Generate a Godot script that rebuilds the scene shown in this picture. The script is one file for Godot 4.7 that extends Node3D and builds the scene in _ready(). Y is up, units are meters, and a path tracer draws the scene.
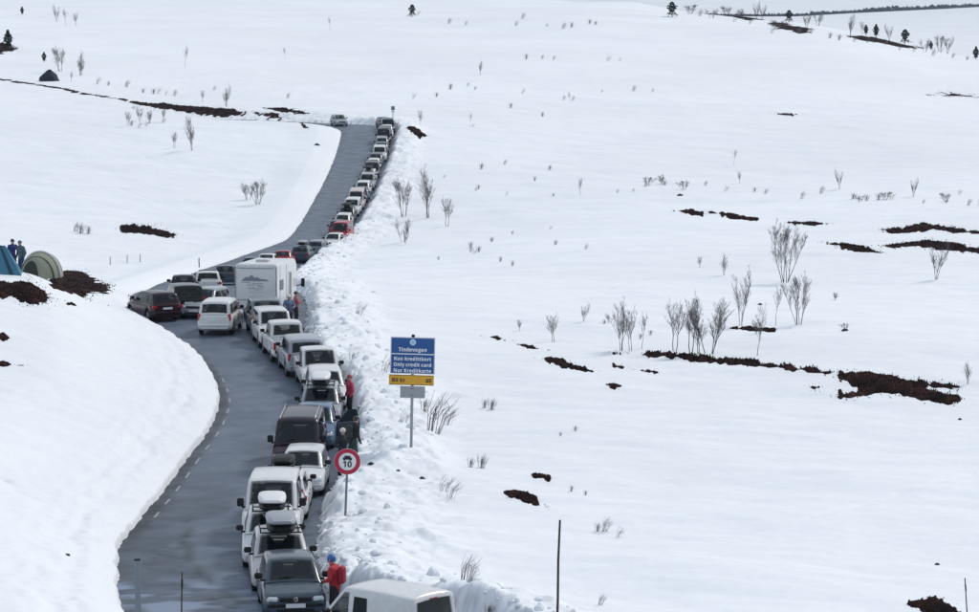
extends Node3D
# A telephoto view down on a winter mountain road: a long line of parked cars between snow banks.
# World: x right, y up, the view runs towards -z. "D" below is the distance -z in metres.

const FOC := 2800.0                 # focal length in pixels of the 979 x 612 photograph
const CAM_Y := 18.3
var pitch := atan(330.0 / 2800.0)
var rng := RandomNumberGenerator.new()
var used := {}
var mat := {}
var n_low: FastNoiseLite
var n_mid: FastNoiseLite
var n_fine: FastNoiseLite
var n_cell: FastNoiseLite
var n_cell2: FastNoiseLite
var n_edge: FastNoiseLite

# ------------------------------------------------------------------ naming and tagging
func numbered(called: String) -> String:
	var n: int = used.get(called, 0)
	used[called] = n + 1
	return called if n == 0 else "%s_%03d" % [called, n]

func tag(o: Node, label: String, category: String, group := "", kind := "") -> void:
	if label != "": o.set_meta("label", label)
	if category != "": o.set_meta("category", category)
	if group != "": o.set_meta("group", group)
	if kind != "": o.set_meta("kind", kind)

func thing(called: String, label: String, category: String, at: Vector3, turn := 0.0, group := "") -> Node3D:
	var o := Node3D.new()
	o.name = numbered(called)
	add_child(o)
	o.position = at
	o.rotation.y = turn
	tag(o, label, category, group)
	return o

func part(called: String, mesh: Mesh, m: Material, parent: Node, label := "") -> MeshInstance3D:
	var o := MeshInstance3D.new()
	o.name = called if parent != self else numbered(called)
	o.mesh = mesh
	o.material_override = m
	parent.add_child(o, true)
	if label != "": o.set_meta("label", label)
	return o

func structure(called: String, mesh: Mesh, m: Material) -> MeshInstance3D:
	var o := part(called, mesh, m, self)
	o.set_meta("kind", "structure")
	return o

# ------------------------------------------------------------------ mesh helpers
func tool() -> SurfaceTool:
	var st := SurfaceTool.new()
	st.begin(Mesh.PRIMITIVE_TRIANGLES)
	st.set_smooth_group(0)
	return st

func done(st: SurfaceTool) -> ArrayMesh:
	st.generate_normals()
	return st.commit()

func tri(st: SurfaceTool, a: Vector3, b: Vector3, c: Vector3) -> void:
	st.add_vertex(a); st.add_vertex(b); st.add_vertex(c)

func quad(st: SurfaceTool, a: Vector3, b: Vector3, c: Vector3, d: Vector3) -> void:
	tri(st, a, b, c); tri(st, a, c, d)

# box with chamfered edges; each face flat
func cbox(st: SurfaceTool, c: Vector3, s: Vector3, bv := 0.02, bs := Basis.IDENTITY) -> void:
	st.set_smooth_group(-1)
	var h := s * 0.5
	var b: float = minf(bv, minf(h.x, minf(h.y, h.z)) * 0.9)
	var p := func(x: float, y: float, z: float) -> Vector3: return c + bs * Vector3(x, y, z)
	var i := h - Vector3(b, b, b)
	for sg in [-1.0, 1.0]:
		var q1 := [p.call(sg * h.x, -i.y, -i.z), p.call(sg * h.x, i.y, -i.z), p.call(sg * h.x, i.y, i.z), p.call(sg * h.x, -i.y, i.z)]
		var q2 := [p.call(-i.x, sg * h.y, -i.z), p.call(-i.x, sg * h.y, i.z), p.call(i.x, sg * h.y, i.z), p.call(i.x, sg * h.y, -i.z)]
		var q3 := [p.call(-i.x, -i.y, sg * h.z), p.call(i.x, -i.y, sg * h.z), p.call(i.x, i.y, sg * h.z), p.call(-i.x, i.y, sg * h.z)]
		for q in [q1, q2, q3]:
			if sg < 0: quad(st, q[0], q[1], q[2], q[3])
			else: quad(st, q[3], q[2], q[1], q[0])
	for a in [-1.0, 1.0]:
		for d in [-1.0, 1.0]:
			quad(st, p.call(a * h.x, d * i.y, -i.z), p.call(a * h.x, d * i.y, i.z), p.call(a * i.x, d * h.y, i.z), p.call(a * i.x, d * h.y, -i.z))
			quad(st, p.call(a * h.x, -i.y, d * i.z), p.call(a * h.x, i.y, d * i.z), p.call(a * i.x, i.y, d * h.z), p.call(a * i.x, -i.y, d * h.z))
			quad(st, p.call(-i.x, a * h.y, d * i.z), p.call(i.x, a * h.y, d * i.z), p.call(i.x, a * i.y, d * h.z), p.call(-i.x, a * i.y, d * h.z))
			for e in [-1.0, 1.0]:
				tri(st, p.call(a * h.x, d * i.y, e * i.z), p.call(a * i.x, d * h.y, e * i.z), p.call(a * i.x, d * i.y, e * h.z))
	st.set_smooth_group(0)

func box_mesh(c: Vector3, s: Vector3, bv := 0.02, bs := Basis.IDENTITY) -> ArrayMesh:
	var st := tool()
	cbox(st, c, s, bv, bs)
	return done(st)

func tube(st: SurfaceTool, pts: Array, rad: Array, sides := 6, cap := true) -> void:
	var rings := []
	for k in pts.size():
		var d: Vector3 = (pts[mini(k + 1, pts.size() - 1)] - pts[maxi(k - 1, 0)]).normalized()
		var u := d.cross(Vector3(0.31, 0.17, 0.93)).normalized()
		if u.length() < 0.5: u = Vector3.RIGHT
		var w := d.cross(u)
		var ring := []
		for s in sides:
			var a := TAU * s / sides
			ring.append(pts[k] + (u * cos(a) + w * sin(a)) * float(rad[k]))
		rings.append(ring)
	for k in rings.size() - 1:
		for s in sides:
			var t := (s + 1) % sides
			quad(st, rings[k][s], rings[k + 1][s], rings[k + 1][t], rings[k][t])
	if cap:
		for s in range(1, sides - 1):
			tri(st, rings[0][0], rings[0][s], rings[0][s + 1])
			var l: Array = rings[-1]
			tri(st, l[0], l[s + 1], l[s])

func tube_mesh(pts: Array, rad: Array, sides := 6) -> ArrayMesh:
	var st := tool()
	tube(st, pts, rad, sides)
	return done(st)

# rings of points joined into a skin; ends closed
func loft(st: SurfaceTool, rings: Array, caps := true) -> void:
	var n: int = rings[0].size()
	var mid := Vector3.ZERO
	for r in rings:
		for p in r: mid += p
	mid /= n * rings.size()
	var out := 0.0
	for k in rings.size() - 1:
		for s in n:
			var a: Vector3 = rings[k][s]
			out += (a - rings[k + 1][(s + 1) % n]).cross(a - rings[k + 1][s]).dot(a - mid)
	for k in rings.size() - 1:
		for s in n:
			var t := (s + 1) % n
			if out > 0.0: quad(st, rings[k][s], rings[k + 1][s], rings[k + 1][t], rings[k][t])
			else: quad(st, rings[k][t], rings[k + 1][t], rings[k + 1][s], rings[k][s])
	if caps:
		st.set_smooth_group(-1)
		for e in [0, rings.size() - 1]:
			var c := Vector3.ZERO
			for p in rings[e]: c += p
			c /= n
			for s in n: tri(st, c, rings[e][s], rings[e][(s + 1) % n])
		st.set_smooth_group(0)

# lathe round the x axis: profile of (x, r)
func lathe_x(st: SurfaceTool, prof: Array, sides := 18) -> void:
	for k in prof.size() - 1:
		for s in sides:
			var a := TAU * s / sides
			var b := TAU * (s + 1) / sides
			var p: Vector2 = prof[k]
			var q: Vector2 = prof[k + 1]
			quad(st, Vector3(q.x, cos(a) * q.y, sin(a) * q.y), Vector3(q.x, cos(b) * q.y, sin(b) * q.y), Vector3(p.x, cos(b) * p.y, sin(b) * p.y), Vector3(p.x, cos(a) * p.y, sin(a) * p.y))

# ------------------------------------------------------------------ materials
func lin(r: float, g: float, b: float) -> Color:
	return Color(r, g, b).linear_to_srgb()

func noise_tex(freq: float, a: float, b: float, sd := 1, size := 512, oct := 4) -> NoiseTexture2D:
	var n := FastNoiseLite.new()
	n.noise_type = FastNoiseLite.TYPE_SIMPLEX_SMOOTH
	n.frequency = freq
	n.seed = sd
	n.fractal_octaves = oct
	var t := NoiseTexture2D.new()
	t.width = size
	t.height = size
	t.seamless = true
	t.noise = n
	var g := Gradient.new()
	g.set_color(0, Color(a, a, a))
	g.set_color(1, Color(b, b, b))
	t.color_ramp = g
	return t

func flat(c: Color, rough := 0.7, metal := 0.0) -> StandardMaterial3D:
	var m := StandardMaterial3D.new()
	m.albedo_color = c
	m.roughness = rough
	m.metallic = metal
	return m

func make_materials() -> void:
	var grime := noise_tex(0.012, 0.93, 1.0, 5)
	var snow := flat(Color.WHITE, 0.75)
	snow.vertex_color_use_as_albedo = true
	snow.metallic_specular = 0.25
	snow.albedo_texture = noise_tex(0.02, 0.975, 1.0, 11)
	snow.heightmap_enabled = true
	snow.heightmap_texture = noise_tex(0.03, 0.0, 1.0, 12, 512, 5)
	snow.heightmap_scale = 0.6
	snow.uv1_triplanar = true
	snow.uv1_world_triplanar = true
	snow.uv1_scale = Vector3(0.17, 0.17, 0.17)
	mat.snow = snow
	var clod := snow.duplicate() as StandardMaterial3D
	clod.vertex_color_use_as_albedo = false
	clod.albedo_color = lin(0.80, 0.83, 0.87)
	mat.clod = clod
	var far := flat(lin(0.85, 0.88, 0.92), 0.9)
	far.albedo_texture = noise_tex(0.01, 0.95, 1.0, 13)
	far.uv1_triplanar = true
	far.uv1_world_triplanar = true
	far.uv1_scale = Vector3(0.002, 0.002, 0.002)
	mat.far_snow = far
	var road := flat(Color.WHITE, 0.6)
	road.metallic_specular = 0.38
	road.vertex_color_use_as_albedo = true
	road.albedo_texture = noise_tex(0.16, 0.80, 1.0, 14, 1024)
	road.roughness_texture = noise_tex(0.006, 0.62, 1.0, 15, 1024)
	road.heightmap_enabled = true
	road.heightmap_texture = noise_tex(0.3, 0.0, 1.0, 16, 1024)
	road.heightmap_scale = 0.3
	road.uv1_triplanar = true
	road.uv1_world_triplanar = true
	road.uv1_scale = Vector3(0.073, 0.073, 0.073)
	mat.road = road
	var line := flat(lin(0.42, 0.45, 0.48), 0.6)
	line.albedo_texture = noise_tex(0.05, 0.55, 1.0, 17, 256)
	line.uv1_triplanar = true
	line.uv1_world_triplanar = true
	line.uv1_scale = Vector3(0.8, 0.8, 0.8)
	mat.line = line
	var cols := {
		"white": [0.72, 0.73, 0.74], "offwhite": [0.60, 0.59, 0.60], "silver": [0.34, 0.37, 0.41], "grey": [0.20, 0.23, 0.27], "slate": [0.060, 0.082, 0.108],
		"black": [0.012, 0.014, 0.020], "plum": [0.028, 0.014, 0.026], "navy": [0.012, 0.030, 0.062], "blue": [0.10, 0.17, 0.27], "red": [0.36, 0.020, 0.045], "maroon": [0.026, 0.007, 0.012], "pinkwhite": [0.62, 0.50, 0.49], "green": [0.03, 0.07, 0.06]}
	for k in cols:
		var c: Array = cols[k]
		var m := flat(lin(c[0], c[1], c[2]), 0.42)
		m.metallic_specular = 0.2
		m.clearcoat_enabled = true
		m.clearcoat = 0.6
		m.clearcoat_roughness = 0.12
		m.albedo_texture = grime
		m.uv1_triplanar = true
		m.uv1_scale = Vector3(0.7, 0.7, 0.7)
		mat[k] = m
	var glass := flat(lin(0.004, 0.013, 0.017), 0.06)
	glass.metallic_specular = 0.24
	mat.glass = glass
	var pane := flat(Color(lin(0.004, 0.012, 0.015), 0.56), 0.04)
	pane.transparency = BaseMaterial3D.TRANSPARENCY_ALPHA
	pane.metallic_specular = 0.4
	mat.pane = pane
	mat.seat = flat(lin(0.024, 0.026, 0.031), 0.9)
	mat.trim = flat(lin(0.018, 0.018, 0.020), 0.9)
	mat.rubber = flat(lin(0.018, 0.018, 0.02), 0.85)
	mat.plastic = flat(lin(0.022, 0.023, 0.026), 0.6)
	mat.under = flat(lin(0.008, 0.008, 0.009), 0.9)
	mat.rim = flat(lin(0.32, 0.33, 0.35), 0.4, 0.6)
	mat.lamp_clear = flat(lin(0.62, 0.65, 0.68), 0.12)
	mat.lamp_red = flat(lin(0.34, 0.008, 0.02), 0.2)
	mat.lamp_orange = flat(lin(0.5, 0.15, 0.02), 0.2)
	mat.plate = flat(lin(0.72, 0.73, 0.74), 0.5)
	mat.chrome = flat(lin(0.6, 0.6, 0.62), 0.2, 1.0)
	mat.box_grey = flat(lin(0.28, 0.30, 0.34), 0.4)
	mat.box_black = flat(lin(0.012, 0.013, 0.015), 0.45)
	mat.box_white = flat(lin(0.70, 0.71, 0.73), 0.4)
	for k in ["rubber", "plastic", "under", "box_black"]: mat[k].metallic_specular = 0.22
	mat.galv = flat(lin(0.30, 0.32, 0.35), 0.55, 0.3)
	mat.post_grey = flat(lin(0.16, 0.19, 0.23), 0.6)
	var wood := flat(lin(0.10, 0.085, 0.07), 0.9)
	wood.albedo_texture = noise_tex(0.03, 0.5, 1.0, 18, 256)
	wood.uv1_triplanar = true
	wood.uv1_scale = Vector3(6, 0.6, 6)
	mat.wood = wood
	mat.sign_blue = flat(lin(0.008, 0.075, 0.26), 0.5)
	mat.sign_yellow = flat(lin(0.62, 0.33, 0.02), 0.5)
	mat.sign_white = flat(lin(0.75, 0.77, 0.79), 0.5)
	mat.sign_red = flat(lin(0.42, 0.015, 0.05), 0.5)
	mat.sign_black = flat(lin(0.012, 0.012, 0.014), 0.6)
	mat.sign_pale = flat(lin(0.45, 0.62, 0.78), 0.5)
	var heath := flat(Color.WHITE, 0.95)
	heath.vertex_color_use_as_albedo = true
	heath.metallic_specular = 0.1
	mat.heath = heath
	mat.bark = flat(lin(0.050, 0.047, 0.054), 0.9)
	mat.twig = flat(lin(0.155, 0.140, 0.150), 0.9)
	mat.needle = flat(lin(0.014, 0.028, 0.020), 0.85)
	for k in ["bark", "twig", "needle"]: mat[k].metallic_specular = 0.12
	var skin := flat(Color.WHITE, 0.8)
	skin.vertex_color_use_as_albedo = true
	mat.person = skin

# ------------------------------------------------------------------ the lie of the land
const ROAD_D := [10.0, 45.0, 62.0, 74.0, 80.0, 87.0, 95.0, 102.0, 110.0, 132.0, 147.0, 165.0, 182.0, 200.0, 225.0, 245.0, 262.0, 280.0, 290.0, 312.0, 336.0, 357.0, 370.0, 377.0, 386.0, 400.0, 430.0]
const ROAD_E := [2.2, 1.9, 1.6, 1.2, 0.8, 0.4, 0.05, -0.1, 0.0, 0.1, 0.0, -0.8, -2.3, -4.1, -6.2, -7.4, -8.0, -8.1, -7.8, -6.66, -5.3, -3.9, -2.75, -2.3, -2.2, -2.35, -1.6]
# photograph row, left edge, right edge of the cleared road
const ROAD_PX := [[720, 215, 600], [690, 185, 560], [640, 138, 505], [615, 125, 440], [603, 121, 338], [590, 120, 322], [565, 119, 312], [540, 125, 311], [515, 146, 318], [490, 167, 329], [465, 185, 340], [430, 211, 347], [405, 221, 347], [390, 219, 343], [373, 212, 323], [355, 198, 308], [335, 171, 301], [315, 138, 305], [300, 130, 303], [290, 148, 292], [282, 166, 288], [270, 203, 300], [258, 238, 316], [249, 264, 331], [240, 287, 343], [228, 298, 353], [200, 315, 370], [173, 329, 382], [150, 338, 390], [132, 342, 395]]
const COLS := [-900.0, -300.0, 0.0, 100.0, 170.0, 250.0, 350.0, 450.0, 600.0, 800.0, 979.0, 1300.0, 1900.0]
const ROWS := [8.0, 40.0, 60.0, 75.0, 90.0, 105.0, 120.0, 132.0, 142.0, 155.0, 170.0, 200.0, 225.0, 245.0, 262.0, 280.0, 312.0, 336.0, 357.0, 376.0, 400.0, 450.0, 560.0, 700.0, 850.0, 1000.0, 1300.0, 1700.0]
const LAND := [
	[6, 5, 4.5, 4.0, 3.6, 3, 3, 3, 3, 3, 3, 3, 3],
	[5, 4, 3.3, 3.1, 2.8, 2.2, 2.0, 1.8, 1.7, 1.6, 1.6, 1.6, 1.6],
	[5, 3.6, 2.9, 2.7, 2.4, 1.8, 1.6, 1.4, 1.2, 1.2, 1.3, 1.3, 1.4],
	[5, 3.4, 2.5, 2.3, 2.1, 1.5, 1.2, 1.0, 0.8, 0.9, 1.0, 1.2, 1.4],
	[4.6, 3.3, 2.2, 1.9, 1.5, 0.9, 0.5, 0.5, 0.5, 0.7, 0.8, 1.0, 1.2],
	[4.6, 3.3, 2.1, 1.7, 1.2, 0.5, 0.2, 0.2, 0.4, 0.6, 0.7, 1.0, 1.2],
	[4.8, 3.7, 2.7, 2.0, 1.3, 0.5, 0.1, 0.1, 0.35, 0.6, 0.7, 0.9, 1.0],
	[5.4, 4.4, 3.3, 2.3, 1.5, 0.5, 0.1, 0.1, 0.4, 0.7, 0.8, 0.8, 0.8],
	[5.4, 4.6, 3.5, 2.5, 1.4, 0.4, 0.1, 0.05, 0.25, 0.35, 0.4, 0.5, 0.5],
	[3.4, 2.6, 1.3, 0.7, 0.3, 0.0, -0.1, -0.2, -0.3, -0.2, -0.1, 0.0, 0.0],
	[0.5, -0.4, -1.6, -1.6, -1.3, -0.9, -0.8, -1.0, -1.2, -1.0, -0.8, -0.6, -0.4],
	[-3.0, -4.0, -5.0, -5.0, -4.6, -4.2, -3.7, -3.4, -3.1, -2.5, -2.0, -1.6, -1.2],
	[-4.6, -5.6, -6.7, -6.8, -6.5, -6.2, -5.6, -5.0, -4.4, -3.4, -2.8, -2.2, -1.6],
	[-5.2, -6.3, -7.5, -7.7, -7.5, -7.3, -7.0, -6.3, -5.2, -4.0, -3.3, -2.6, -1.8],
	[-5.2, -6.4, -7.8, -8.1, -8.1, -8.0, -7.7, -6.9, -5.6, -4.3, -3.5, -2.7, -1.9],
	[-5.0, -6.2, -7.7, -8.0, -8.1, -8.1, -7.9, -7.1, -5.8, -4.6, -3.7, -2.8, -1.9],
	[-3.8, -5.0, -6.4, -6.7, -6.8, -6.8, -6.6, -6.0, -5.4, -4.6, -3.9, -2.9, -1.9],
	[-2.8, -4.0, -5.2, -5.4, -5.4, -5.3, -5.1, -4.7, -4.5, -4.3, -3.8, -2.9, -2.0],
	[-1.8, -3.0, -4.0, -4.1, -4.0, -3.8, -3.6, -3.5, -3.7, -3.8, -3.5, -2.9, -2.2],
	[-1.0, -2.0, -2.9, -2.8, -2.6, -2.4, -2.1, -2.2, -2.8, -3.2, -3.2, -2.8, -2.4],
	[0.0, -1.0, -1.9, -1.8, -1.8, -1.7, -1.2, -1.2, -1.9, -2.3, -2.6, -2.7, -2.6],
	[2.4, 1.2, -0.2, -0.5, -0.8, -0.5, -0.3, -0.1, -0.3, -0.7, -1.4, -2.6, -3.5],
	[6.0, 3.6, 1.9, 1.6, 1.8, 1.9, 1.9, 2.2, 2.6, 2.2, 0.0, -4.0, -6.5],
	[10, 7.0, 5.0, 4.6, 4.6, 4.6, 4.6, 4.8, 5.8, 5.4, -2.6, -9.0, -14],
	[13, 10, 7.6, 7.2, 7.0, 6.9, 6.8, 7.2, 8.8, 3.5, -12, -20, -25],
	[16, 12, 9.6, 9.2, 8.9, 8.8, 8.7, 9.2, 9.6, -5.0, -22, -30, -33],
	[20, 14, 12, 12, 11.6, 11.4, 11.4, 10.6, 3.0, -22, -34, -36, -38],
	[20, 14, 12, 12, 12, 10, 8, 4, -16, -38, -40, -40, -40]]
const GR_C0 := -900.0
const GR_CS := 10.0
const GR_CN := 281
const GR_RN := 360
const GR_L0 := 2.0794415   # ln 8
const GR_L1 := 7.4383835   # ln 1700
var grid := PackedFloat32Array()
const RT0 := 10.0
const RTS := 0.5
const RTN := 841
var rt_c := PackedFloat32Array()
var rt_w := PackedFloat32Array()
var rt_e := PackedFloat32Array()
var rt_k := PackedFloat32Array()
var grooves := []

# cubic through (xs, ys), with slopes from the neighbours
func cubic(xs: Array, ys: Array, x: float) -> float:
	var n := xs.size()
	if x <= xs[0]: return ys[0]
	if x >= xs[n - 1]: return ys[n - 1]
	var i := 0
	while x > xs[i + 1]: i += 1
	var h: float = xs[i + 1] - xs[i]
	var d: float = (ys[i + 1] - ys[i]) / h
	var m0: float = d
	var m1: float = d
	if i > 0:
		var p: float = (ys[i] - ys[i - 1]) / (xs[i] - xs[i - 1])
		m0 = 0.0 if p * d <= 0 else 2.0 * p * d / (p + d)
	if i < n - 2:
		var q: float = (ys[i + 2] - ys[i + 1]) / (xs[i + 2] - xs[i + 1])
		m1 = 0.0 if q * d <= 0 else 2.0 * q * d / (q + d)
	var t: float = (x - xs[i]) / h
	var t2 := t * t
	var t3 := t2 * t
	return (2 * t3 - 3 * t2 + 1) * ys[i] + (t3 - 2 * t2 + t) * h * m0 + (-2 * t3 + 3 * t2) * ys[i + 1] + (t3 - t2) * h * m1

# direction of a photograph pixel
func ray(x: float, y: float) -> Vector3:
	var a := (x - 489.5) / FOC
	var b := -(y - 306.0) / FOC
	return Vector3(a, b * cos(pitch) - sin(pitch), -(cos(pitch) + b * sin(pitch)))

func on_road(x: float, y: float, above := 0.0) -> Vector3:
	var r := ray(x, y)
	var d := 30.0
	while d < 425.0:
		var t := d / -r.z
		if CAM_Y + t * r.y < cubic(ROAD_D, ROAD_E, d) + above: break
		d += 0.1
	return Vector3(r.x * d / -r.z, CAM_Y + r.y * d / -r.z, -d)

func seg_groove(a: Vector3, b: Vector3, w: float, deep: float) -> void:
	grooves.append([Vector2(a.x, -a.z), Vector2(b.x, -b.z), w, deep])

func make_land() -> void:
	n_low = FastNoiseLite.new(); n_low.seed = 3; n_low.frequency = 0.022; n_low.fractal_octaves = 3
	n_mid = FastNoiseLite.new(); n_mid.seed = 4; n_mid.frequency = 0.35; n_mid.fractal_octaves = 3
	n_fine = FastNoiseLite.new(); n_fine.seed = 5; n_fine.frequency = 1.6; n_fine.fractal_octaves = 2
	n_edge = FastNoiseLite.new(); n_edge.seed = 8; n_edge.frequency = 0.5; n_edge.fractal_octaves = 4
	n_cell = FastNoiseLite.new(); n_cell.seed = 6; n_cell.noise_type = FastNoiseLite.TYPE_CELLULAR; n_cell.frequency = 0.85; n_cell.fractal_type = FastNoiseLite.FRACTAL_NONE
	n_cell2 = n_cell.duplicate(); n_cell2.seed = 7; n_cell2.frequency = 2.3
	# elevations, first along each row, then between rows
	grid.resize(GR_CN * GR_RN)
	var cols := []
	for c in GR_CN:
		var col := []
		for r in ROWS.size(): col.append(cubic(COLS, LAND[r], GR_C0 + c * GR_CS))
		cols.append(col)
	for r in GR_RN:
		var d := exp(lerpf(GR_L0, GR_L1, r / float(GR_RN - 1)))
		for c in GR_CN: grid[r * GR_CN + c] = cubic(ROWS, cols[c], d)
	# soften the knots
	for pass_n in 2:
		var g2 := grid.duplicate()
		for r in range(2, GR_RN - 2):
			for c in range(1, GR_CN - 1):
				var k := r * GR_CN + c
				g2[k] = (grid[k] * 2 + grid[k - 1] + grid[k + 1] + grid[k - GR_CN] + grid[k + GR_CN] + grid[k - 2 * GR_CN] + grid[k + 2 * GR_CN]) / 8.0
		grid = g2
	# road tables
	var ds := []
	var lx := []
	var rx := []
	for e in ROAD_PX:
		var l := on_road(e[1], e[0])
		var r2 := on_road(e[2], e[0])
		ds.append(-l.z); lx.append(l.x); rx.append(r2.x)
	ds.append(384.0); lx.append(-23.5); rx.append(-14.0)
	ds.append(396.0); lx.append(-35.0); rx.append(-25.0)
	ds.append(420.0); lx.append(-66.0); rx.append(-54.0)
	rt_c.resize(RTN); rt_w.resize(RTN); rt_e.resize(RTN); rt_k.resize(RTN)
	for k in RTN:
		var d := RT0 + k * RTS
		var a := cubic(ds, lx, d)
		var b := cubic(ds, rx, d)
		rt_c[k] = (a + b) * 0.5
		rt_w[k] = (b - a) * 0.5
		rt_e[k] = cubic(ROAD_D, ROAD_E, d)
	for k in 2:
		var c2 := rt_c.duplicate()
		var w2 := rt_w.duplicate()
		var e2 := rt_e.duplicate()
		for j in range(3, RTN - 3):
			var sc := 0.0
			var sw := 0.0
			var se := 0.0
			for q in range(-3, 4):
				sc += rt_c[j + q]; sw += rt_w[j + q]; se += rt_e[j + q]
			c2[j] = sc / 7.0; w2[j] = sw / 7.0; e2[j] = se / 7.0
		rt_c = c2; rt_w = w2; rt_e = e2
	for k in RTN:
		var p := maxi(k - 1, 0)
		var q := mini(k + 1, RTN - 1)
		var sl := (rt_c[q] - rt_c[p]) / ((q - p) * RTS)
		rt_k[k] = 1.0 / sqrt(1.0 + sl * sl)

func tab(t: PackedFloat32Array, d: float) -> float:
	var f := clampf((d - RT0) / RTS, 0.0, RTN - 1.001)
	var i := int(f)
	return lerpf(t[i], t[i + 1], f - i)

func land(x: float, d: float) -> float:
	var fc := clampf((x / d * FOC + 489.5 - GR_C0) / GR_CS, 0.0, GR_CN - 1.001)
	var fr := clampf((log(d) - GR_L0) / (GR_L1 - GR_L0) * (GR_RN - 1), 0.0, GR_RN - 1.001)
	var c := int(fc)
	var r := int(fr)
	var k := r * GR_CN + c
	var t := fc - c
	var a := grid[k] + (grid[k + 1] - grid[k]) * t
	var b := grid[k + GR_CN] + (grid[k + GR_CN + 1] - grid[k + GR_CN]) * t
	return a + (b - a) * (fr - r)

func sstep(a: float, b: float, x: float) -> float:
	var t := clampf((x - a) / (b - a), 0.0, 1.0)
	return t * t * (3.0 - 2.0 * t)

# lateral offset from the middle of the road, and half its width
func across(x: float, d: float) -> Vector2:
	var f := clampf((d - RT0) / RTS, 0.0, RTN - 1.001)
	var i := int(f)
	var t := f - i
	var k := lerpf(rt_k[i], rt_k[i + 1], t)
	return Vector2((x - lerpf(rt_c[i], rt_c[i + 1], t)) * k, lerpf(rt_w[i], rt_w[i + 1], t) * k)

# snow surface; the dirt seen in it comes back in dirt
var dirt := 0.0
func height(x: float, d: float, lumps := true) -> float:
	if d > 400.0 and d < 426.0: return lerpf(banked(x, d, lumps), bare, sstep(402.0, 422.0, d))
	return banked(x, d, lumps)

var bare := 0.0
func banked(x: float, d: float, lumps := true) -> float:
	dirt = 0.0
	var base := land(x, d)
	var wav := n_low.get_noise_2d(x, d)
	if d < 500.0:
		base += wav * 0.42 * sstep(40.0, 90.0, d) + n_mid.get_noise_2d(x * 0.22 + d * 0.1, d * 0.30) * 0.24 + n_fine.get_noise_2d(x * 0.22 + d * 0.06, d * 0.38) * 0.045
	else:
		base += wav * 0.8 + n_low.get_noise_2d(x * 0.3, d * 0.12) * 1.6 * sstep(500.0, 900.0, d)
	bare = base
	if d > 426.0: return base
	var uw := across(x, d)
	if absf(uw.x) > uw.y + 16.0:
		for g in grooves: base -= groove(g, x, d)
		return base
	var re := tab(rt_e, d)
	var rag := n_edge.get_noise_2d(x, d) * (0.24 if uw.x > 0.0 else 0.10) + n_fine.get_noise_2d(x * 1.5, d * 1.1) * (0.10 if uw.x > 0.0 else 0.035) if lumps else 0.0
	var fade := 1.0 - sstep(380.0, 408.0, d)
	if uw.x < 0.0:
		var ul := -uw.x - uw.y + rag
		if ul <= 0.0: return re - 0.12
		for g in grooves: base -= groove(g, x, d)
		var wall := (0.40 - 0.2 * sstep(160.0, 200.0, d)) * fade
		var m := 0.6 * sstep(0.0, 0.14, ul) + 0.4 * sstep(0.1, 0.9, ul)
		var w := re - 0.12 + (wall + 0.12) * m + 0.16 * minf(ul, 3.0)
		var h := lerpf(w, base, sstep(0.9, 7.5, ul))
		if lumps:
			var lm := m * (1.0 - sstep(1.6, 4.2, ul)) * (0.6 - 0.5 * sstep(120.0, 165.0, d))
			if lm > 0.01:
				h += lm * (0.30 * (0.45 - (n_cell.get_noise_2d(x * 0.9, d * 0.4) + 1.0) * 0.5) + n_mid.get_noise_2d(x, d * 0.5) * 0.22 + n_fine.get_noise_2d(x, d * 0.6) * 0.05)
				# plough lines left along the bank
				h += lm * 0.035 * sin(ul * 8.0 + n_mid.get_noise_2d(x, d) * 3.0)
		return h
	var ur := uw.x - uw.y + rag
	if ur <= 0.0: return re - 0.12
	var top := (0.66 + 0.3 * n_low.get_noise_2d(d * 3.0, 7.0)) * fade
	var berm := top * sstep(0.0, 0.9, ur) * (1.0 - sstep(1.6, 4.8, ur))
	var h2 := lerpf(re, base, sstep(0.3, 5.0, ur)) - 0.12 * (1.0 - sstep(0.0, 0.3, ur)) + berm
	if lumps:
		var lm2 := sstep(0.0, 0.6, ur) * (1.0 - sstep(2.2, 5.4, ur + n_mid.get_noise_2d(x, d) * 2.0))
		if lm2 > 0.01:
			var cell := (n_cell.get_noise_2d(x, d * 0.8) + 1.0) * 0.5
			var cell2 := (n_cell2.get_noise_2d(x, d * 0.8) + 1.0) * 0.5
			h2 += lm2 * 0.72 * (0.55 * (0.42 - cell) * (0.5 + 0.9 * (n_mid.get_noise_2d(x * 0.5 + 70.0, d * 0.5) + 0.4)) + 0.14 * (0.4 - cell2) + n_mid.get_noise_2d(x * 0.7, d * 0.7) * 0.50 + n_fine.get_noise_2d(x, d) * 0.06)
		dirt = (1.0 - sstep(0.1, 0.7, ur)) * sstep(-0.05, 0.4, n_fine.get_noise_2d(x * 1.3, d + 80.0)) * 0.8
		dirt = maxf(dirt, 0.25 * lm2 * sstep(0.25, 0.6, n_fine.get_noise_2d(x * 0.7 + 9.0, d * 0.7)))
	else:
		h2 += 0.05
	return h2

func groove(g: Array, x: float, d: float) -> float:
	var p := Vector2(x, d)
	var a: Vector2 = g[0]
	var b: Vector2 = g[1]
	var w: float = g[2]
	if x < minf(a.x, b.x) - w or x > maxf(a.x, b.x) + w or d < minf(a.y, b.y) - w or d > maxf(a.y, b.y) + w: return 0.0
	var ab := b - a
	var t := clampf((p - a).dot(ab) / ab.length_squared(), 0.0, 1.0)
	var q := p.distance_to(a + ab * t) / w
	return float(g[3]) * (1.0 - sstep(0.0, 1.0, q)) * (0.6 + 0.8 * n_mid.get_noise_2d(x * 2.0, d * 2.0))

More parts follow.
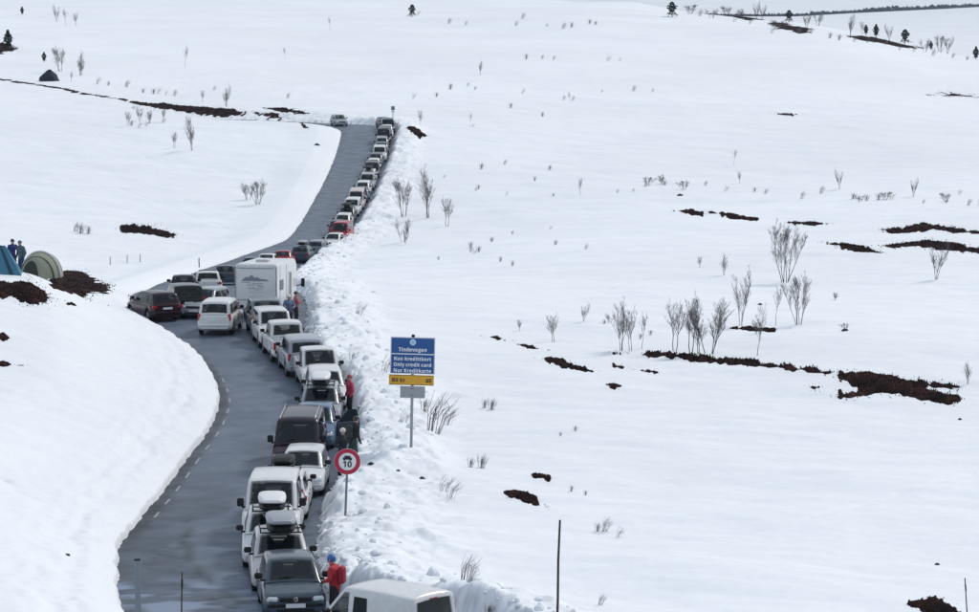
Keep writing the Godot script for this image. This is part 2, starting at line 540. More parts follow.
# where the sight line of a pixel meets the ground
func hit(x: float, y: float) -> Vector3:
	var r := ray(x, y)
	var d := 45.0
	var step := 0.5
	var least := 1e9
	var least_d := 0.0
	while d < 1690.0:
		var t := d / -r.z
		var gap := CAM_Y + t * r.y - height(t * r.x, d, false)
		if gap < 0.0: break
		if d > 500.0 and gap / d < least:
			least = gap / d
			least_d = d
		d += step
		step = d * 0.004
	if d > 860.0 and least_d > 500.0: d = minf(least_d, 860.0)   # just over the crest: stand it on the crest
	return ground(r.x * d / -r.z, d)

func ground(x: float, d: float) -> Vector3:
	return Vector3(x, height(x, d), -d)

func build_snow() -> void:
	var cx := PackedFloat32Array()
	var c := -800.0
	while c <= 1800.0:
		cx.append(c)
		if c < -20.0: c += 26.0 if c < -100.0 else 6.0
		elif c < 92.0: c += 2.6
		elif c < 440.0: c += 1.15
		elif c < 1000.0: c += 3.4
		else: c += 26.0
	var rz := PackedFloat32Array()
	var d := 9.0
	while d < 1690.0:
		rz.append(d)
		if d < 50.0: d += d * 0.03
		elif d < 400.0: d += d * 0.0024
		elif d < 440.0: d += d * 0.004
		else: d += d * 0.009
	var nc := cx.size()
	var nr := rz.size()
	var v := PackedVector3Array()
	var col := PackedColorArray()
	v.resize(nc * nr)
	col.resize(nc * nr)
	for r in nr:
		var dd := rz[r]
		for k in nc:
			var x := (cx[k] - 489.5) / FOC * dd
			var h := height(x, dd)
			v[r * nc + k] = Vector3(x, h, -dd)
			var g := dirt
			var tone := 1.0 + n_low.get_noise_2d(x * 0.6 + 300.0, dd * 0.6) * 0.05
			tone -= 0.03 * maxf(0.0, n_mid.get_noise_2d(x * 0.35 + 90.0, dd * 0.25))
			col[r * nc + k] = Color(lerpf(0.83 * tone, 0.22, g), lerpf(0.86 * tone, 0.21, g), lerpf(0.90 * tone, 0.21, g))
	var idx := PackedInt32Array()
	idx.resize((nc - 1) * (nr - 1) * 6)
	var q := 0
	for r in nr - 1:
		for k in nc - 1:
			var a := r * nc + k
			idx[q] = a; idx[q + 1] = a + nc; idx[q + 2] = a + nc + 1
			idx[q + 3] = a; idx[q + 4] = a + nc + 1; idx[q + 5] = a + 1
			q += 6
	var nm := PackedVector3Array()
	nm.resize(nc * nr)
	for r in nr:
		var ru := mini(r + 1, nr - 1) * nc
		var rd := maxi(r - 1, 0) * nc
		for k in nc:
			var dx := v[r * nc + mini(k + 1, nc - 1)] - v[r * nc + maxi(k - 1, 0)]
			var dz := v[ru + k] - v[rd + k]
			nm[r * nc + k] = dx.cross(dz).normalized()
	var ar := []
	ar.resize(Mesh.ARRAY_MAX)
	ar[Mesh.ARRAY_VERTEX] = v
	ar[Mesh.ARRAY_NORMAL] = nm
	ar[Mesh.ARRAY_COLOR] = col
	ar[Mesh.ARRAY_INDEX] = idx
	var m := ArrayMesh.new()
	m.add_surface_from_arrays(Mesh.PRIMITIVE_TRIANGLES, ar)
	structure("snow_field", m, mat.snow)

# stains on the asphalt: tyre marks turning in at the near end, wet patches, slush
var marks := []
func build_road() -> Node3D:
	for e in [[[255, 612], [220, 592], [200, 575], [190, 558], [188, 540], [189, 520]], [[188, 540], [178, 551], [166, 549], [172, 541], [188, 537]], [[150, 560], [165, 556], [180, 560]], [[205, 612], [214, 600], [240, 598]]]:
		for k in e.size() - 1:
			var a := on_road(e[k][0], e[k][1])
			var b := on_road(e[k + 1][0], e[k + 1][1])
			marks.append([Vector2(a.x, -a.z), Vector2(b.x, -b.z)])
	var lat := 26
	var v := PackedVector3Array()
	var col := PackedColorArray()
	var nm := PackedVector3Array()
	var idx := PackedInt32Array()
	var rows := 0
	var d := 44.0
	while d < 405.0:
		var c := tab(rt_c, d)
		var k := tab(rt_k, d)
		var w := tab(rt_w, d) / k
		for j in lat + 1:
			var t := j / float(lat) * 2.0 - 1.0
			var x := c + t * (w + 0.55)
			v.append(Vector3(x, tab(rt_e, d) + 0.04 * (1.0 - t * t), -d))
			nm.append(Vector3(0, 1, 0))
			var n1 := n_mid.get_noise_2d(x * 0.5, d * 0.35)
			var n2 := n_fine.get_noise_2d(x * 1.2, d * 0.5)
			var g := 0.142 * (1.0 + 0.20 * n1 + 0.12 * n2)
			# damp, darker strip where meltwater runs off the banks
			var damp := sstep(0.72, 0.98, absf(t) + n1 * 0.25)
			g *= 1.0 - 0.35 * damp
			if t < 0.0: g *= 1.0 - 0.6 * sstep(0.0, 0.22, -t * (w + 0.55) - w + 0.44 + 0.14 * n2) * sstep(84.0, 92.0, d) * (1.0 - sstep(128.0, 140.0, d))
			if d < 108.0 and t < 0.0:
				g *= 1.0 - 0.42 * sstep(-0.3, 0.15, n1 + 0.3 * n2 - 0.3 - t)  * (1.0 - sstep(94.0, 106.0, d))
			if d < 100.0:
				var slush := sstep(-0.12, 0.25, n_edge.get_noise_2d(x * 0.9 + 20.0, d * 0.9) - 0.15 * sstep(-0.2, 0.6, t)) * (1.0 - sstep(78.0, 82.0, d + n1))
				g = lerpf(g, 0.40, slush * 0.65)
				var p := Vector2(x, d)
				for mk in marks:
					var q := Geometry2D.get_closest_point_to_segment(p, mk[0], mk[1])
					g *= 1.0 - 0.55 * (1.0 - sstep(0.03, 0.15, p.distance_to(q)))
			var warm := 0.04 * sstep(0.0, 0.5, -t) * sstep(-0.1, 0.4, n1)
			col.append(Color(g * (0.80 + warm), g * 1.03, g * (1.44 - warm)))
		rows += 1
		d += 0.12 if d < 95.0 else 0.3
	for r in rows - 1:
		for j in lat:
			var a := r * (lat + 1) + j
			idx.append_array([a, a + lat + 1, a + lat + 2, a, a + lat + 2, a + 1])
	var ar := []
	ar.resize(Mesh.ARRAY_MAX)
	ar[Mesh.ARRAY_VERTEX] = v
	ar[Mesh.ARRAY_NORMAL] = nm
	ar[Mesh.ARRAY_COLOR] = col
	ar[Mesh.ARRAY_INDEX] = idx
	var m := ArrayMesh.new()
	m.add_surface_from_arrays(Mesh.PRIMITIVE_TRIANGLES, ar)
	var road := structure("road", m, mat.road)
	# broken edge line on the left side
	var dd := 93.0
	while dd < 125.0:
		var st := tool()
		var ok := true
		var prev: Array = []
		for s in 5:
			var q := dd + s * 0.3
			var c := tab(rt_c, q)
			var w := tab(rt_w, q) / tab(rt_k, q)
			var x0 := c - w + 0.34
			var y := tab(rt_e, q) + 0.04 * (1.0 - pow((x0 - c) / (w + 0.55), 2.0)) + 0.008
			var now := [Vector3(x0, y, -q), Vector3(x0 + 0.09, y + 0.003, -q)]
			if s > 0: quad(st, prev[0], now[0], now[1], prev[1])
			prev = now
		if ok: part("edge_marking", done(st), mat.line, road)
		dd += 2.9
	return road

# ------------------------------------------------------------------ cars
# Lengths run from the front bumper ("a", metres); local +z is forward.
const KINDS := {
	"hatch": {"L": 4.05, "W": 1.70, "belt": 0.93, "roof": 1.43, "clear": 0.20, "ws": [0.98, 1.72], "rw": [0.50, 0.13], "wr": 0.55, "r": 0.30, "axle": [0.78, 0.72], "top": [[0, 0.56], [0.03, 0.67], [0.14, 0.75], [0.85, 0.88], [1.1, 0.93]], "tail": [[0.0, 0.86], [0.06, 0.93]], "win": [2.45, 3.2], "lamp": [0.60, 0.62, 0.30, 0.15]},
	"wagon": {"L": 4.5, "W": 1.75, "belt": 0.95, "roof": 1.47, "clear": 0.19, "ws": [1.12, 1.92], "rw": [0.42, 0.10], "wr": 0.57, "r": 0.31, "axle": [0.85, 0.86], "top": [[0, 0.52], [0.04, 0.66], [0.16, 0.74], [1.0, 0.90], [1.25, 0.95]], "tail": [[0.0, 0.86], [0.05, 0.95]], "win": [2.62, 3.45], "lamp": [0.62, 0.64, 0.34, 0.14]},
	"sedan": {"L": 4.45, "W": 1.74, "belt": 0.93, "roof": 1.42, "clear": 0.18, "ws": [1.12, 1.95], "rw": [1.25, 0.62], "wr": 0.55, "r": 0.31, "axle": [0.85, 0.95], "top": [[0, 0.52], [0.04, 0.64], [0.16, 0.72], [1.0, 0.88], [1.25, 0.93]], "tail": [[0.0, 0.72], [0.05, 0.90], [0.7, 0.96]], "win": [2.6], "lamp": [0.62, 0.62, 0.34, 0.13]},
	"suv": {"L": 4.45, "W": 1.82, "belt": 1.06, "roof": 1.70, "clear": 0.27, "ws": [1.18, 1.80], "rw": [0.26, 0.09], "wr": 0.62, "r": 0.36, "axle": [0.86, 0.82], "top": [[0, 0.66], [0.04, 0.82], [0.16, 0.92], [1.0, 1.02], [1.25, 1.06]], "tail": [[0.0, 0.96], [0.05, 1.06]], "win": [2.52, 3.35], "lamp": [0.66, 0.80, 0.30, 0.18]},
	"van": {"L": 4.85, "W": 1.86, "belt": 1.10, "roof": 1.93, "clear": 0.24, "ws": [0.62, 1.32], "rw": [0.13, 0.05], "wr": 0.70, "r": 0.33, "axle": [0.90, 1.00], "top": [[0, 0.62], [0.03, 0.80], [0.12, 0.90], [0.6, 1.05], [0.75, 1.10]], "tail": [[0.0, 1.02], [0.04, 1.10]], "win": [1.98, 3.2], "lamp": [0.66, 0.74, 0.30, 0.20]},
	"pickup": {"L": 5.1, "W": 1.80, "belt": 1.05, "roof": 1.74, "clear": 0.30, "ws": [1.28, 1.95], "rw": [1.88, 1.74], "wr": 0.60, "r": 0.37, "axle": [0.86, 1.05], "top": [[0, 0.70], [0.04, 0.86], [0.16, 0.95], [1.1, 1.02], [1.35, 1.05]], "tail": [[0.0, 0.66], [0.04, 0.70], [1.66, 0.70], [1.70, 1.05]], "win": [2.55], "lamp": [0.66, 0.82, 0.28, 0.18]},
	"panelvan": {"L": 4.2, "W": 1.74, "belt": 1.02, "roof": 1.80, "clear": 0.20, "ws": [0.95, 1.72], "rw": [0.14, 0.06], "wr": 0.68, "r": 0.31, "axle": [0.80, 0.70], "top": [[0, 0.58], [0.04, 0.74], [0.14, 0.82], [0.9, 0.99], [1.1, 1.02]], "tail": [[0.0, 0.94], [0.04, 1.02]], "win": [1.95], "lamp": [0.62, 0.68, 0.30, 0.18]}}
var kits := {}

func piece(tbl: Array, x: float) -> float:
	if x <= tbl[0][0]: return tbl[0][1]
	for k in tbl.size() - 1:
		if x <= tbl[k + 1][0]:
			return lerpf(tbl[k][1], tbl[k + 1][1], sstep(0, 1, (x - tbl[k][0]) / (tbl[k + 1][0] - tbl[k][0])) * 0.4 + 0.6 * (x - tbl[k][0]) / (tbl[k + 1][0] - tbl[k][0]))
	return tbl[-1][1]

# half cross-section of the lower body at a: from the bottom centre out and up to the top centre
func body_section(s: Dictionary, a: float) -> Array:
	var L: float = s.L
	var e := minf(a, L - a)
	var q := 1.0 - sstep(0.0, 0.55, e)
	var w: float = s.W * 0.5 * (1.0 - 0.14 * q * q)
	var yb: float = s.clear + 0.10 * (1.0 - sstep(0.0, 0.25, e))
	var yt := minf(piece(s.top, a), piece(s.tail, L - a))
	if a > s.ws[0] and L - a > s.rw[1]: yt = minf(yt, s.belt)
	var crown := 0.035 if a < s.ws[0] + 0.2 else 0.015
	var ym := lerpf(yb, yt, 0.55)
	var pts := [Vector2(0, yb), Vector2(0.78 * w, yb), Vector2(0.95 * w, yb + 0.05), Vector2(0.995 * w, yb + 0.16), Vector2(w, ym), Vector2(0.985 * w, yt - 0.13), Vector2(0.955 * w, yt - 0.05), Vector2(0.90 * w, yt - 0.012), Vector2(0.80 * w, yt), Vector2(0.45 * w, yt + crown * 0.75), Vector2(0, yt + crown)]
	var arch := 0.0
	for ax in [s.axle[0], L - s.axle[1]]:
		var rr: float = s.r + 0.07
		if absf(a - ax) < rr: arch = s.r + sqrt(rr * rr - (a - ax) * (a - ax))
	if arch > 0.0:
		for k in range(1, 6): pts[k] = Vector2(pts[k].x, maxf(pts[k].y, minf(arch, yt - 0.12)))
	return pts

func side_at(s: Dictionary, a: float, y: float) -> float:
	var p := body_section(s, a)
	for k in range(2, 8):
		if y <= p[k + 1].y and p[k + 1].y > p[k].y:
			return lerpf(p[k].x, p[k + 1].x, clampf((y - p[k].y) / (p[k + 1].y - p[k].y), 0, 1))
	return p[4].x

func roof_y(s: Dictionary, a: float) -> float:
	var L: float = s.L
	var up: float = s.roof - s.belt
	if a < s.ws[1]:
		var t: float = clampf((a - s.ws[0]) / (s.ws[1] - s.ws[0]), 0, 1)
		return s.belt + up * (0.96 * t + 0.04 * t * (2 - t)) - 0.0
	var b := L - a
	if b < s.rw[0]:
		var t: float = clampf((b - s.rw[1]) / (s.rw[0] - s.rw[1]), 0, 1)
		return s.belt + up * (0.94 * t + 0.03 * t * (2 - t)) * 1.0
	var m: float = (a - s.ws[1]) / (L - s.rw[0] - s.ws[1])
	return s.roof + 0.03 * sin(PI * m) - 0.03 * up * m * m

func cabin_w(s: Dictionary, a: float, y: float) -> float:
	var wb: float = s.W * 0.5 * 0.93
	var L: float = s.L
	var e := minf(a - s.ws[0], (L - a) - s.rw[1])
	wb *= 1.0 - 0.05 * (1.0 - sstep(0.0, 0.9, e))
	return lerpf(wb, s.W * 0.5 * (0.74 if s.roof < 1.6 else 0.81), clampf((y - s.belt) / (s.roof - s.belt), 0, 1.1))

func cabin_top(s: Dictionary, a: float, f: float) -> float:   # f: 0 middle .. 1 edge
	return roof_y(s, a) + 0.035 * (1.0 - f * f)

func screen_patch(s: Dictionary, a0: float, a1: float, f: float, out: float) -> ArrayMesh:
	var st := tool()
	var nu := 8
	var nv := 5
	var rows := []
	for j in nv + 1:
		var a := lerpf(a0, a1, j / float(nv))
		var row := []
		for i in nu + 1:
			var u := (i / float(nu) * 2.0 - 1.0) * f
			var w := cabin_w(s, a, roof_y(s, a)) - 0.06
			row.append(Vector3(u * w, cabin_top(s, a, absf(u)) + 0.012, s.L * 0.5 - a + out))
		rows.append(row)
	for j in nv:
		for i in nu:
			quad(st, rows[j][i], rows[j + 1][i], rows[j + 1][i + 1], rows[j][i + 1])
	return done(st)

func kit(kind: String) -> Dictionary:
	if kits.has(kind): return kits[kind]
	var s: Dictionary = KINDS[kind]
	var L: float = s.L
	var k := {}
	# lower body
	var st := tool()
	var rings := []
	var stops := [0.0, 0.012, 0.035, 0.07, 0.12, 0.2]
	var a := 0.28
	while a < L - 0.25:
		stops.append(a)
		a += 0.075
	stops.append_array([L - 0.2, L - 0.12, L - 0.07, L - 0.035, L - 0.012, L])
	for q in stops:
		var half := body_section(s, q)
		var ring := []
		for i in range(half.size()): ring.append(Vector3(half[i].x, half[i].y, L * 0.5 - q))
		for i in range(half.size() - 2, 0, -1): ring.append(Vector3(-half[i].x, half[i].y, L * 0.5 - q))
		rings.append(ring)
	loft(st, rings)
	k.body = done(st)
	# cabin shell: roof, pillars and frames round open window holes
	st = tool()
	var c0: float = s.ws[0]
	var c1: float = L - s.rw[1]
	var wl: float = s.ws[1] - s.ws[0]
	var rl: float = s.rw[0] - s.rw[1]
	var up: float = s.roof - s.belt
	var edges := [s.ws[0]]
	edges.append_array(s.win)
	edges.append(c1)
	var cuts := {}
	for i in 9: cuts[snappedf(lerpf(c0, s.ws[1], i / 8.0), 0.001)] = true
	for i in range(1, 7): cuts[snappedf(lerpf(s.ws[1], L - s.rw[0], i / 6.0), 0.001)] = true
	for i in range(1, 7): cuts[snappedf(lerpf(L - s.rw[0], c1, i / 6.0), 0.001)] = true
	for e in s.win:
		cuts[snappedf(e - 0.055, 0.001)] = true
		cuts[snappedf(e + 0.055, 0.001)] = true
	var cs := cuts.keys()
	cs.sort()
	rings = []
	var side_open := []
	for q in cs:
		var yr := roof_y(s, q)
		var ye := maxf(yr - 0.06, s.belt - 0.03)
		var wt := cabin_w(s, q, yr)
		var yt := minf(ye - 0.05, minf(s.belt + up * (q - c0 - 0.16) / wl, s.belt + up * (c1 - q - 0.17) / rl))
		yt = minf(yt, s.roof - 0.115)
		var ok: bool = yt > s.belt + 0.10
		for e in s.win:
			if absf(q - e) < 0.05: ok = false
		if kind == "panelvan" and q > float(s.win[0]) - 0.05: ok = false
		side_open.append(ok)
		var ya: float = s.belt + 0.06 if ok else lerpf(s.belt, ye, 0.33)
		var yb2: float = yt if ok else lerpf(s.belt, ye, 0.66)
		var half := [Vector2(cabin_w(s, q, s.belt), s.belt - 0.06), Vector2(cabin_w(s, q, s.belt), s.belt), Vector2(cabin_w(s, q, ya), ya), Vector2(cabin_w(s, q, yb2), yb2), Vector2(cabin_w(s, q, ye), ye), Vector2(wt - 0.02, yr - 0.025), Vector2(wt - 0.06, yr)]
		for f in [0.86, 0.55, 0.28, 0.0]: half.append(Vector2((wt - 0.06) * f, cabin_top(s, q, f)))
		var ring := []
		for p in half: ring.append(Vector3(p.x, p.y, L * 0.5 - q))
		for i in range(half.size() - 2, -1, -1): ring.append(Vector3(-half[i].x, half[i].y, L * 0.5 - q))
		rings.append(ring)
	for j in rings.size() - 1:
		var m0: float = (cs[j] + cs[j + 1]) * 0.5
		var tf: float = (m0 - c0) / wl
		var tr: float = (c1 - m0) / rl
		var glazed: bool = (tf > 0.12 and tf < 0.88) or (tr > 0.16 and tr < 0.84)
		for i in rings[j].size() - 1:
			var g: int = i if i < 10 else 19 - i
			if g == 2 and side_open[j] and side_open[j + 1]: continue
			if glazed and g >= 7: continue
			quad(st, rings[j][i], rings[j][i + 1], rings[j + 1][i + 1], rings[j + 1][i])
	k.cabin = done(st)
	# what shows through the glass
	k.interior = box_mesh(Vector3(0, s.belt + 0.0, L * 0.5 - (c0 + c1) * 0.5 - 0.02), Vector3(s.W * 0.80, 0.05, c1 - c0 - 0.30), 0.01)
	st = tool()
	cbox(st, Vector3(0, s.belt + 0.05, L * 0.5 - c0 - wl * 0.55), Vector3(s.W * 0.76, 0.10, wl * 0.6), 0.04)
	k.dashboard = done(st)
	k.seats = []
	var row := [float(s.ws[1]) + 0.35]
	if kind in ["hatch", "wagon", "suv", "van"]: row.append(float(s.ws[1]) + 1.20)
	elif kind in ["sedan", "pickup"]: row.append(L - float(s.rw[0]) - 0.12)
	for q in row:
		for sg in [-1.0, 1.0]:
			st = tool()
			var sh: float = s.belt + up * 0.42
			cbox(st, Vector3(sg * s.W * 0.21, (s.belt + sh) * 0.5 - 0.05, L * 0.5 - q), Vector3(0.46, sh - s.belt + 0.12, 0.13), 0.05, Basis(Vector3.RIGHT, -0.18))
			cbox(st, Vector3(sg * s.W * 0.21, sh + 0.10, L * 0.5 - q - 0.06), Vector3(0.26, 0.18, 0.10), 0.04, Basis(Vector3.RIGHT, -0.18))
			k.seats.append(done(st))
	st = tool()
	var wp := []
	var wrd := []
	for i in 13:
		wp.append(Vector3(-s.W * 0.21 + cos(TAU * i / 12) * 0.18, s.belt + 0.06 + sin(TAU * i / 12) * 0.17, L * 0.5 - s.ws[1] + 0.02 - sin(TAU * i / 12) * 0.06))
		wrd.append(0.016)
	tube(st, wp, wrd, 4, false)
	k.steering_wheel = done(st)
	# glass
	k.windscreen = screen_patch(s, s.ws[0] + wl * 0.07, s.ws[1] - wl * 0.06, 0.93, 0.012)
	if kind in ["van", "panelvan", "suv", "wagon", "hatch", "pickup"]:
		k.rear_window = screen_patch(s, L - s.rw[0] + rl * 0.16, L - s.rw[1] - rl * 0.14, 0.90, -0.012)
	else:
		k.rear_window = screen_patch(s, L - s.rw[0] + rl * 0.08, L - s.rw[1] - rl * 0.1, 0.90, -0.010)
	k.side_window = []
	k.doors = []
	var y0: float = s.belt + 0.045
	var y1: float = s.roof - 0.105
	for sg in [-1.0, 1.0]:
		for i in edges.size() - 1:
			if kind == "panelvan" and i > 0: continue
			var lo := []
			var hi := []
			for yy in [y0, (y0 + y1) * 0.5, y1]:
				var t: float = (yy - s.belt) / up
				var f0: float = s.ws[0] + wl * t + 0.13 if i == 0 else float(edges[i]) + 0.045
				var f1: float = L - s.rw[1] - rl * t - 0.14 if i == edges.size() - 2 else float(edges[i + 1]) - 0.045
				lo.append(Vector3(sg * (cabin_w(s, f0, yy) + 0.008), yy, L * 0.5 - f0))
				hi.append(Vector3(sg * (cabin_w(s, f1, yy) + 0.008), yy, L * 0.5 - f1))
			if lo[0].z <= hi[0].z + 0.08: continue
			st = tool()
			for j in 2: quad(st, lo[j], lo[j + 1], hi[j + 1], hi[j])
			k.side_window.append(done(st))
		# doors, a hair proud of the side
		var dl := [[float(s.ws[0]) + 0.12, float(s.win[0])]]
		if s.win.size() > 1 and kind != "van": dl.append([float(s.win[0]) + 0.012, float(s.win[1]) + 0.06])
		elif kind == "van": dl.append([float(s.win[0]) + 0.012, float(s.win[1]) + 0.1])
		elif kind in ["sedan", "pickup"]: dl.append([float(s.win[0]) + 0.012, L - float(s.rw[0]) - 0.02 if kind == "pickup" else float(s.win[0]) + 0.85])
		for d in dl:
			st = tool()
			var prev := []
			for i in 9:
				var q := lerpf(d[0], d[1], i / 8.0)
				var col := []
				for j in 6:
					var yy := lerpf(s.clear + 0.19, s.belt - 0.02, j / 5.0)
					var sec := body_section(s, q)
					yy = maxf(yy, sec[3].y + 0.02)
					col.append(Vector3(sg * (side_at(s, q, yy) + 0.006), yy, L * 0.5 - q))
				if i > 0:
					for j in 5: quad(st, prev[j], prev[j + 1], col[j + 1], col[j])
				prev = col
			var hq: float = d[1] - 0.14
			k.doors.append([done(st), box_mesh(Vector3(sg * (side_at(s, hq, s.belt - 0.16) + 0.02), s.belt - 0.15, L * 0.5 - hq), Vector3(0.03, 0.03, 0.16), 0.01)])
	# underbody, wheels
	k.underbody = box_mesh(Vector3(0, s.clear + 0.22, 0), Vector3(s.W * 0.74, 0.42, L - 0.5), 0.05)
	st = tool()
	var r: float = s.r
	lathe_x(st, [Vector2(-0.09, r * 0.62), Vector2(-0.10, r * 0.78), Vector2(-0.095, r * 0.95), Vector2(-0.07, r), Vector2(0.07, r), Vector2(0.095, r * 0.95), Vector2(0.10, r * 0.78), Vector2(0.09, r * 0.62)], 20)
	k.tyre = done(st)
	st = tool()
	lathe_x(st, [Vector2(-0.08, 0.001), Vector2(-0.085, r * 0.2), Vector2(-0.06, r * 0.3), Vector2(-0.075, r * 0.55), Vector2(-0.088, r * 0.64), Vector2(0.088, r * 0.64), Vector2(0.075, r * 0.55), Vector2(0.06, r * 0.3), Vector2(0.085, r * 0.2), Vector2(0.08, 0.001)], 20)
	k.rim = done(st)
	# front
	var lp: Array = s.lamp
	k.headlight = []
	k.taillight = []
	k.mirror = []
	k.rail = []
	for sg in [-1.0, 1.0]:
		st = tool()
		cbox(st, Vector3(sg * lp[0], lp[1], L * 0.5 - 0.085), Vector3(lp[2], lp[3], 0.16), 0.045, Basis(Vector3.UP, sg * 0.22))
		k.headlight.append(done(st))
		st = tool()
		var ty: float = s.belt - 0.16
		if kind in ["van", "panelvan", "suv"]:
			cbox(st, Vector3(sg * s.W * 0.5 * 0.86, s.belt - 0.10, -L * 0.5 + 0.06), Vector3(0.15, 0.34, 0.10), 0.03)
		elif kind == "pickup":
			cbox(st, Vector3(sg * s.W * 0.5 * 0.885, 0.86, -L * 0.5 + 0.05), Vector3(0.13, 0.34, 0.12), 0.03)
		else:
			cbox(st, Vector3(sg * s.W * 0.5 * 0.80, ty, -L * 0.5 + 0.07), Vector3(0.30, 0.17, 0.15), 0.035)
		k.taillight.append(done(st))
		st = tool()
		var ma: float = s.ws[0] + wl * 0.42
		var mh := 0.26 if kind == "van" else 0.16
		cbox(st, Vector3(sg * (s.W * 0.5 + 0.06), s.belt + 0.10 + mh * 0.3, L * 0.5 - ma), Vector3(0.22, mh, 0.12), 0.035)
		cbox(st, Vector3(sg * (s.W * 0.5 - 0.06), s.belt + 0.03, L * 0.5 - ma), Vector3(0.16, 0.06, 0.08), 0.02)
		k.mirror.append(done(st))
		var x: float = sg * (cabin_w(s, (s.ws[1] + L - s.rw[0]) * 0.5, s.roof) - 0.10)
		st = tool()
		tube(st, [Vector3(x, s.roof + 0.0, L * 0.5 - s.ws[1] - 0.15), Vector3(x, s.roof + 0.075, L * 0.5 - s.ws[1] - 0.28), Vector3(x, s.roof + 0.085, -L * 0.5 + s.rw[0] + 0.35), Vector3(x, s.roof - 0.02, -L * 0.5 + s.rw[0] + 0.18)], [0.02, 0.02, 0.02, 0.02], 6)
		k.rail.append(done(st))
	var gy: float = lp[1]
	k.grille = box_mesh(Vector3(0, gy - 0.01, L * 0.5 - 0.02), Vector3(lp[0] * 2 - lp[2] - 0.05, lp[3] * 0.8, 0.07), 0.02)
	var by: float = s.clear + 0.26
	k.bumper = box_mesh(Vector3(0, by, L * 0.5 - 0.06), Vector3(s.W * 0.88, 0.15, 0.16), 0.05)
	k.intake = box_mesh(Vector3(0, by - 0.13, L * 0.5 - 0.05), Vector3(s.W * 0.6, 0.10, 0.12), 0.02)
	k.back_bumper = box_mesh(Vector3(0, by + 0.02, -L * 0.5 + 0.05), Vector3(s.W * 0.88, 0.17, 0.18), 0.05)
	k.plate = box_mesh(Vector3(0, by, L * 0.5 + 0.03), Vector3(0.52, 0.11, 0.012), 0.003)
	k.back_plate = box_mesh(Vector3(0, s.belt - 0.24 if kind != "pickup" else by + 0.04, -L * 0.5 - (0.005 if kind != "pickup" else 0.05)), Vector3(0.52, 0.11, 0.03), 0.004)
	st = tool()
	for sg in [-1.0, 1.0]:
		tube(st, [Vector3(sg * 0.08 - 0.30, roof_y(s, s.ws[0] + wl * 0.1) + 0.05, L * 0.5 - s.ws[0] - wl * 0.06), Vector3(sg * 0.08 - 0.30 + 0.34 * 1.0, roof_y(s, s.ws[0] + wl * 0.22) + 0.05, L * 0.5 - s.ws[0] - wl * 0.20)], [0.010, 0.008], 4)
	k.wiper = done(st)
	if kind == "pickup":
		k.bed = []
		k.bed.append(box_mesh(Vector3(s.W * 0.5 - 0.06, 0.87, -L * 0.5 + 0.86), Vector3(0.09, 0.40, 1.66), 0.025))
		k.bed.append(box_mesh(Vector3(-s.W * 0.5 + 0.06, 0.87, -L * 0.5 + 0.86), Vector3(0.09, 0.40, 1.66), 0.025))
		k.tailgate = box_mesh(Vector3(0, 0.87, -L * 0.5 + 0.055), Vector3(s.W - 0.22, 0.40, 0.07), 0.025)
	kits[kind] = k
	return k

# roof box: a rounded shell, lid over tray
func shell(c: Vector3, s: Vector3, taper: float) -> ArrayMesh:
	var st := tool()
	var rings := []
	for i in 13:
		var t := i / 12.0
		var z := (t - 0.5) * s.z
		var e := pow(absf(t - 0.5) * 2.0, 3.5)
		var w := s.x * 0.5 * (1.0 - 0.35 * e) * (1.0 - taper * t)
		var h := s.y * (1.0 - 0.75 * e)
		var ring := []
		for j in 14:
			var a := TAU * j / 14.0
			var cx := signf(cos(a)) * pow(absf(cos(a)), 0.55)
			var sy := signf(sin(a)) * pow(absf(sin(a)), 0.6)
			ring.append(c + Vector3(cx * w, sy * h * 0.5, z))
		rings.append(ring)
	loft(st, rings)
	return done(st)

func set_on_road(o: Node3D, x: float, d: float, yaw: float, len_: float) -> void:
	var f := Vector3(sin(yaw), 0, cos(yaw))
	var yf := tab(rt_e, d - f.z * len_ * 0.5)
	var yb := tab(rt_e, d + f.z * len_ * 0.5)
	var fw := Vector3(f.x, (yf - yb) / len_, f.z).normalized()
	var right := Vector3.UP.cross(fw).normalized()
	var upv := fw.cross(right)
	o.transform = Transform3D(Basis(right, upv, fw), Vector3(x, (yf + yb) * 0.5 + 0.035, -d))

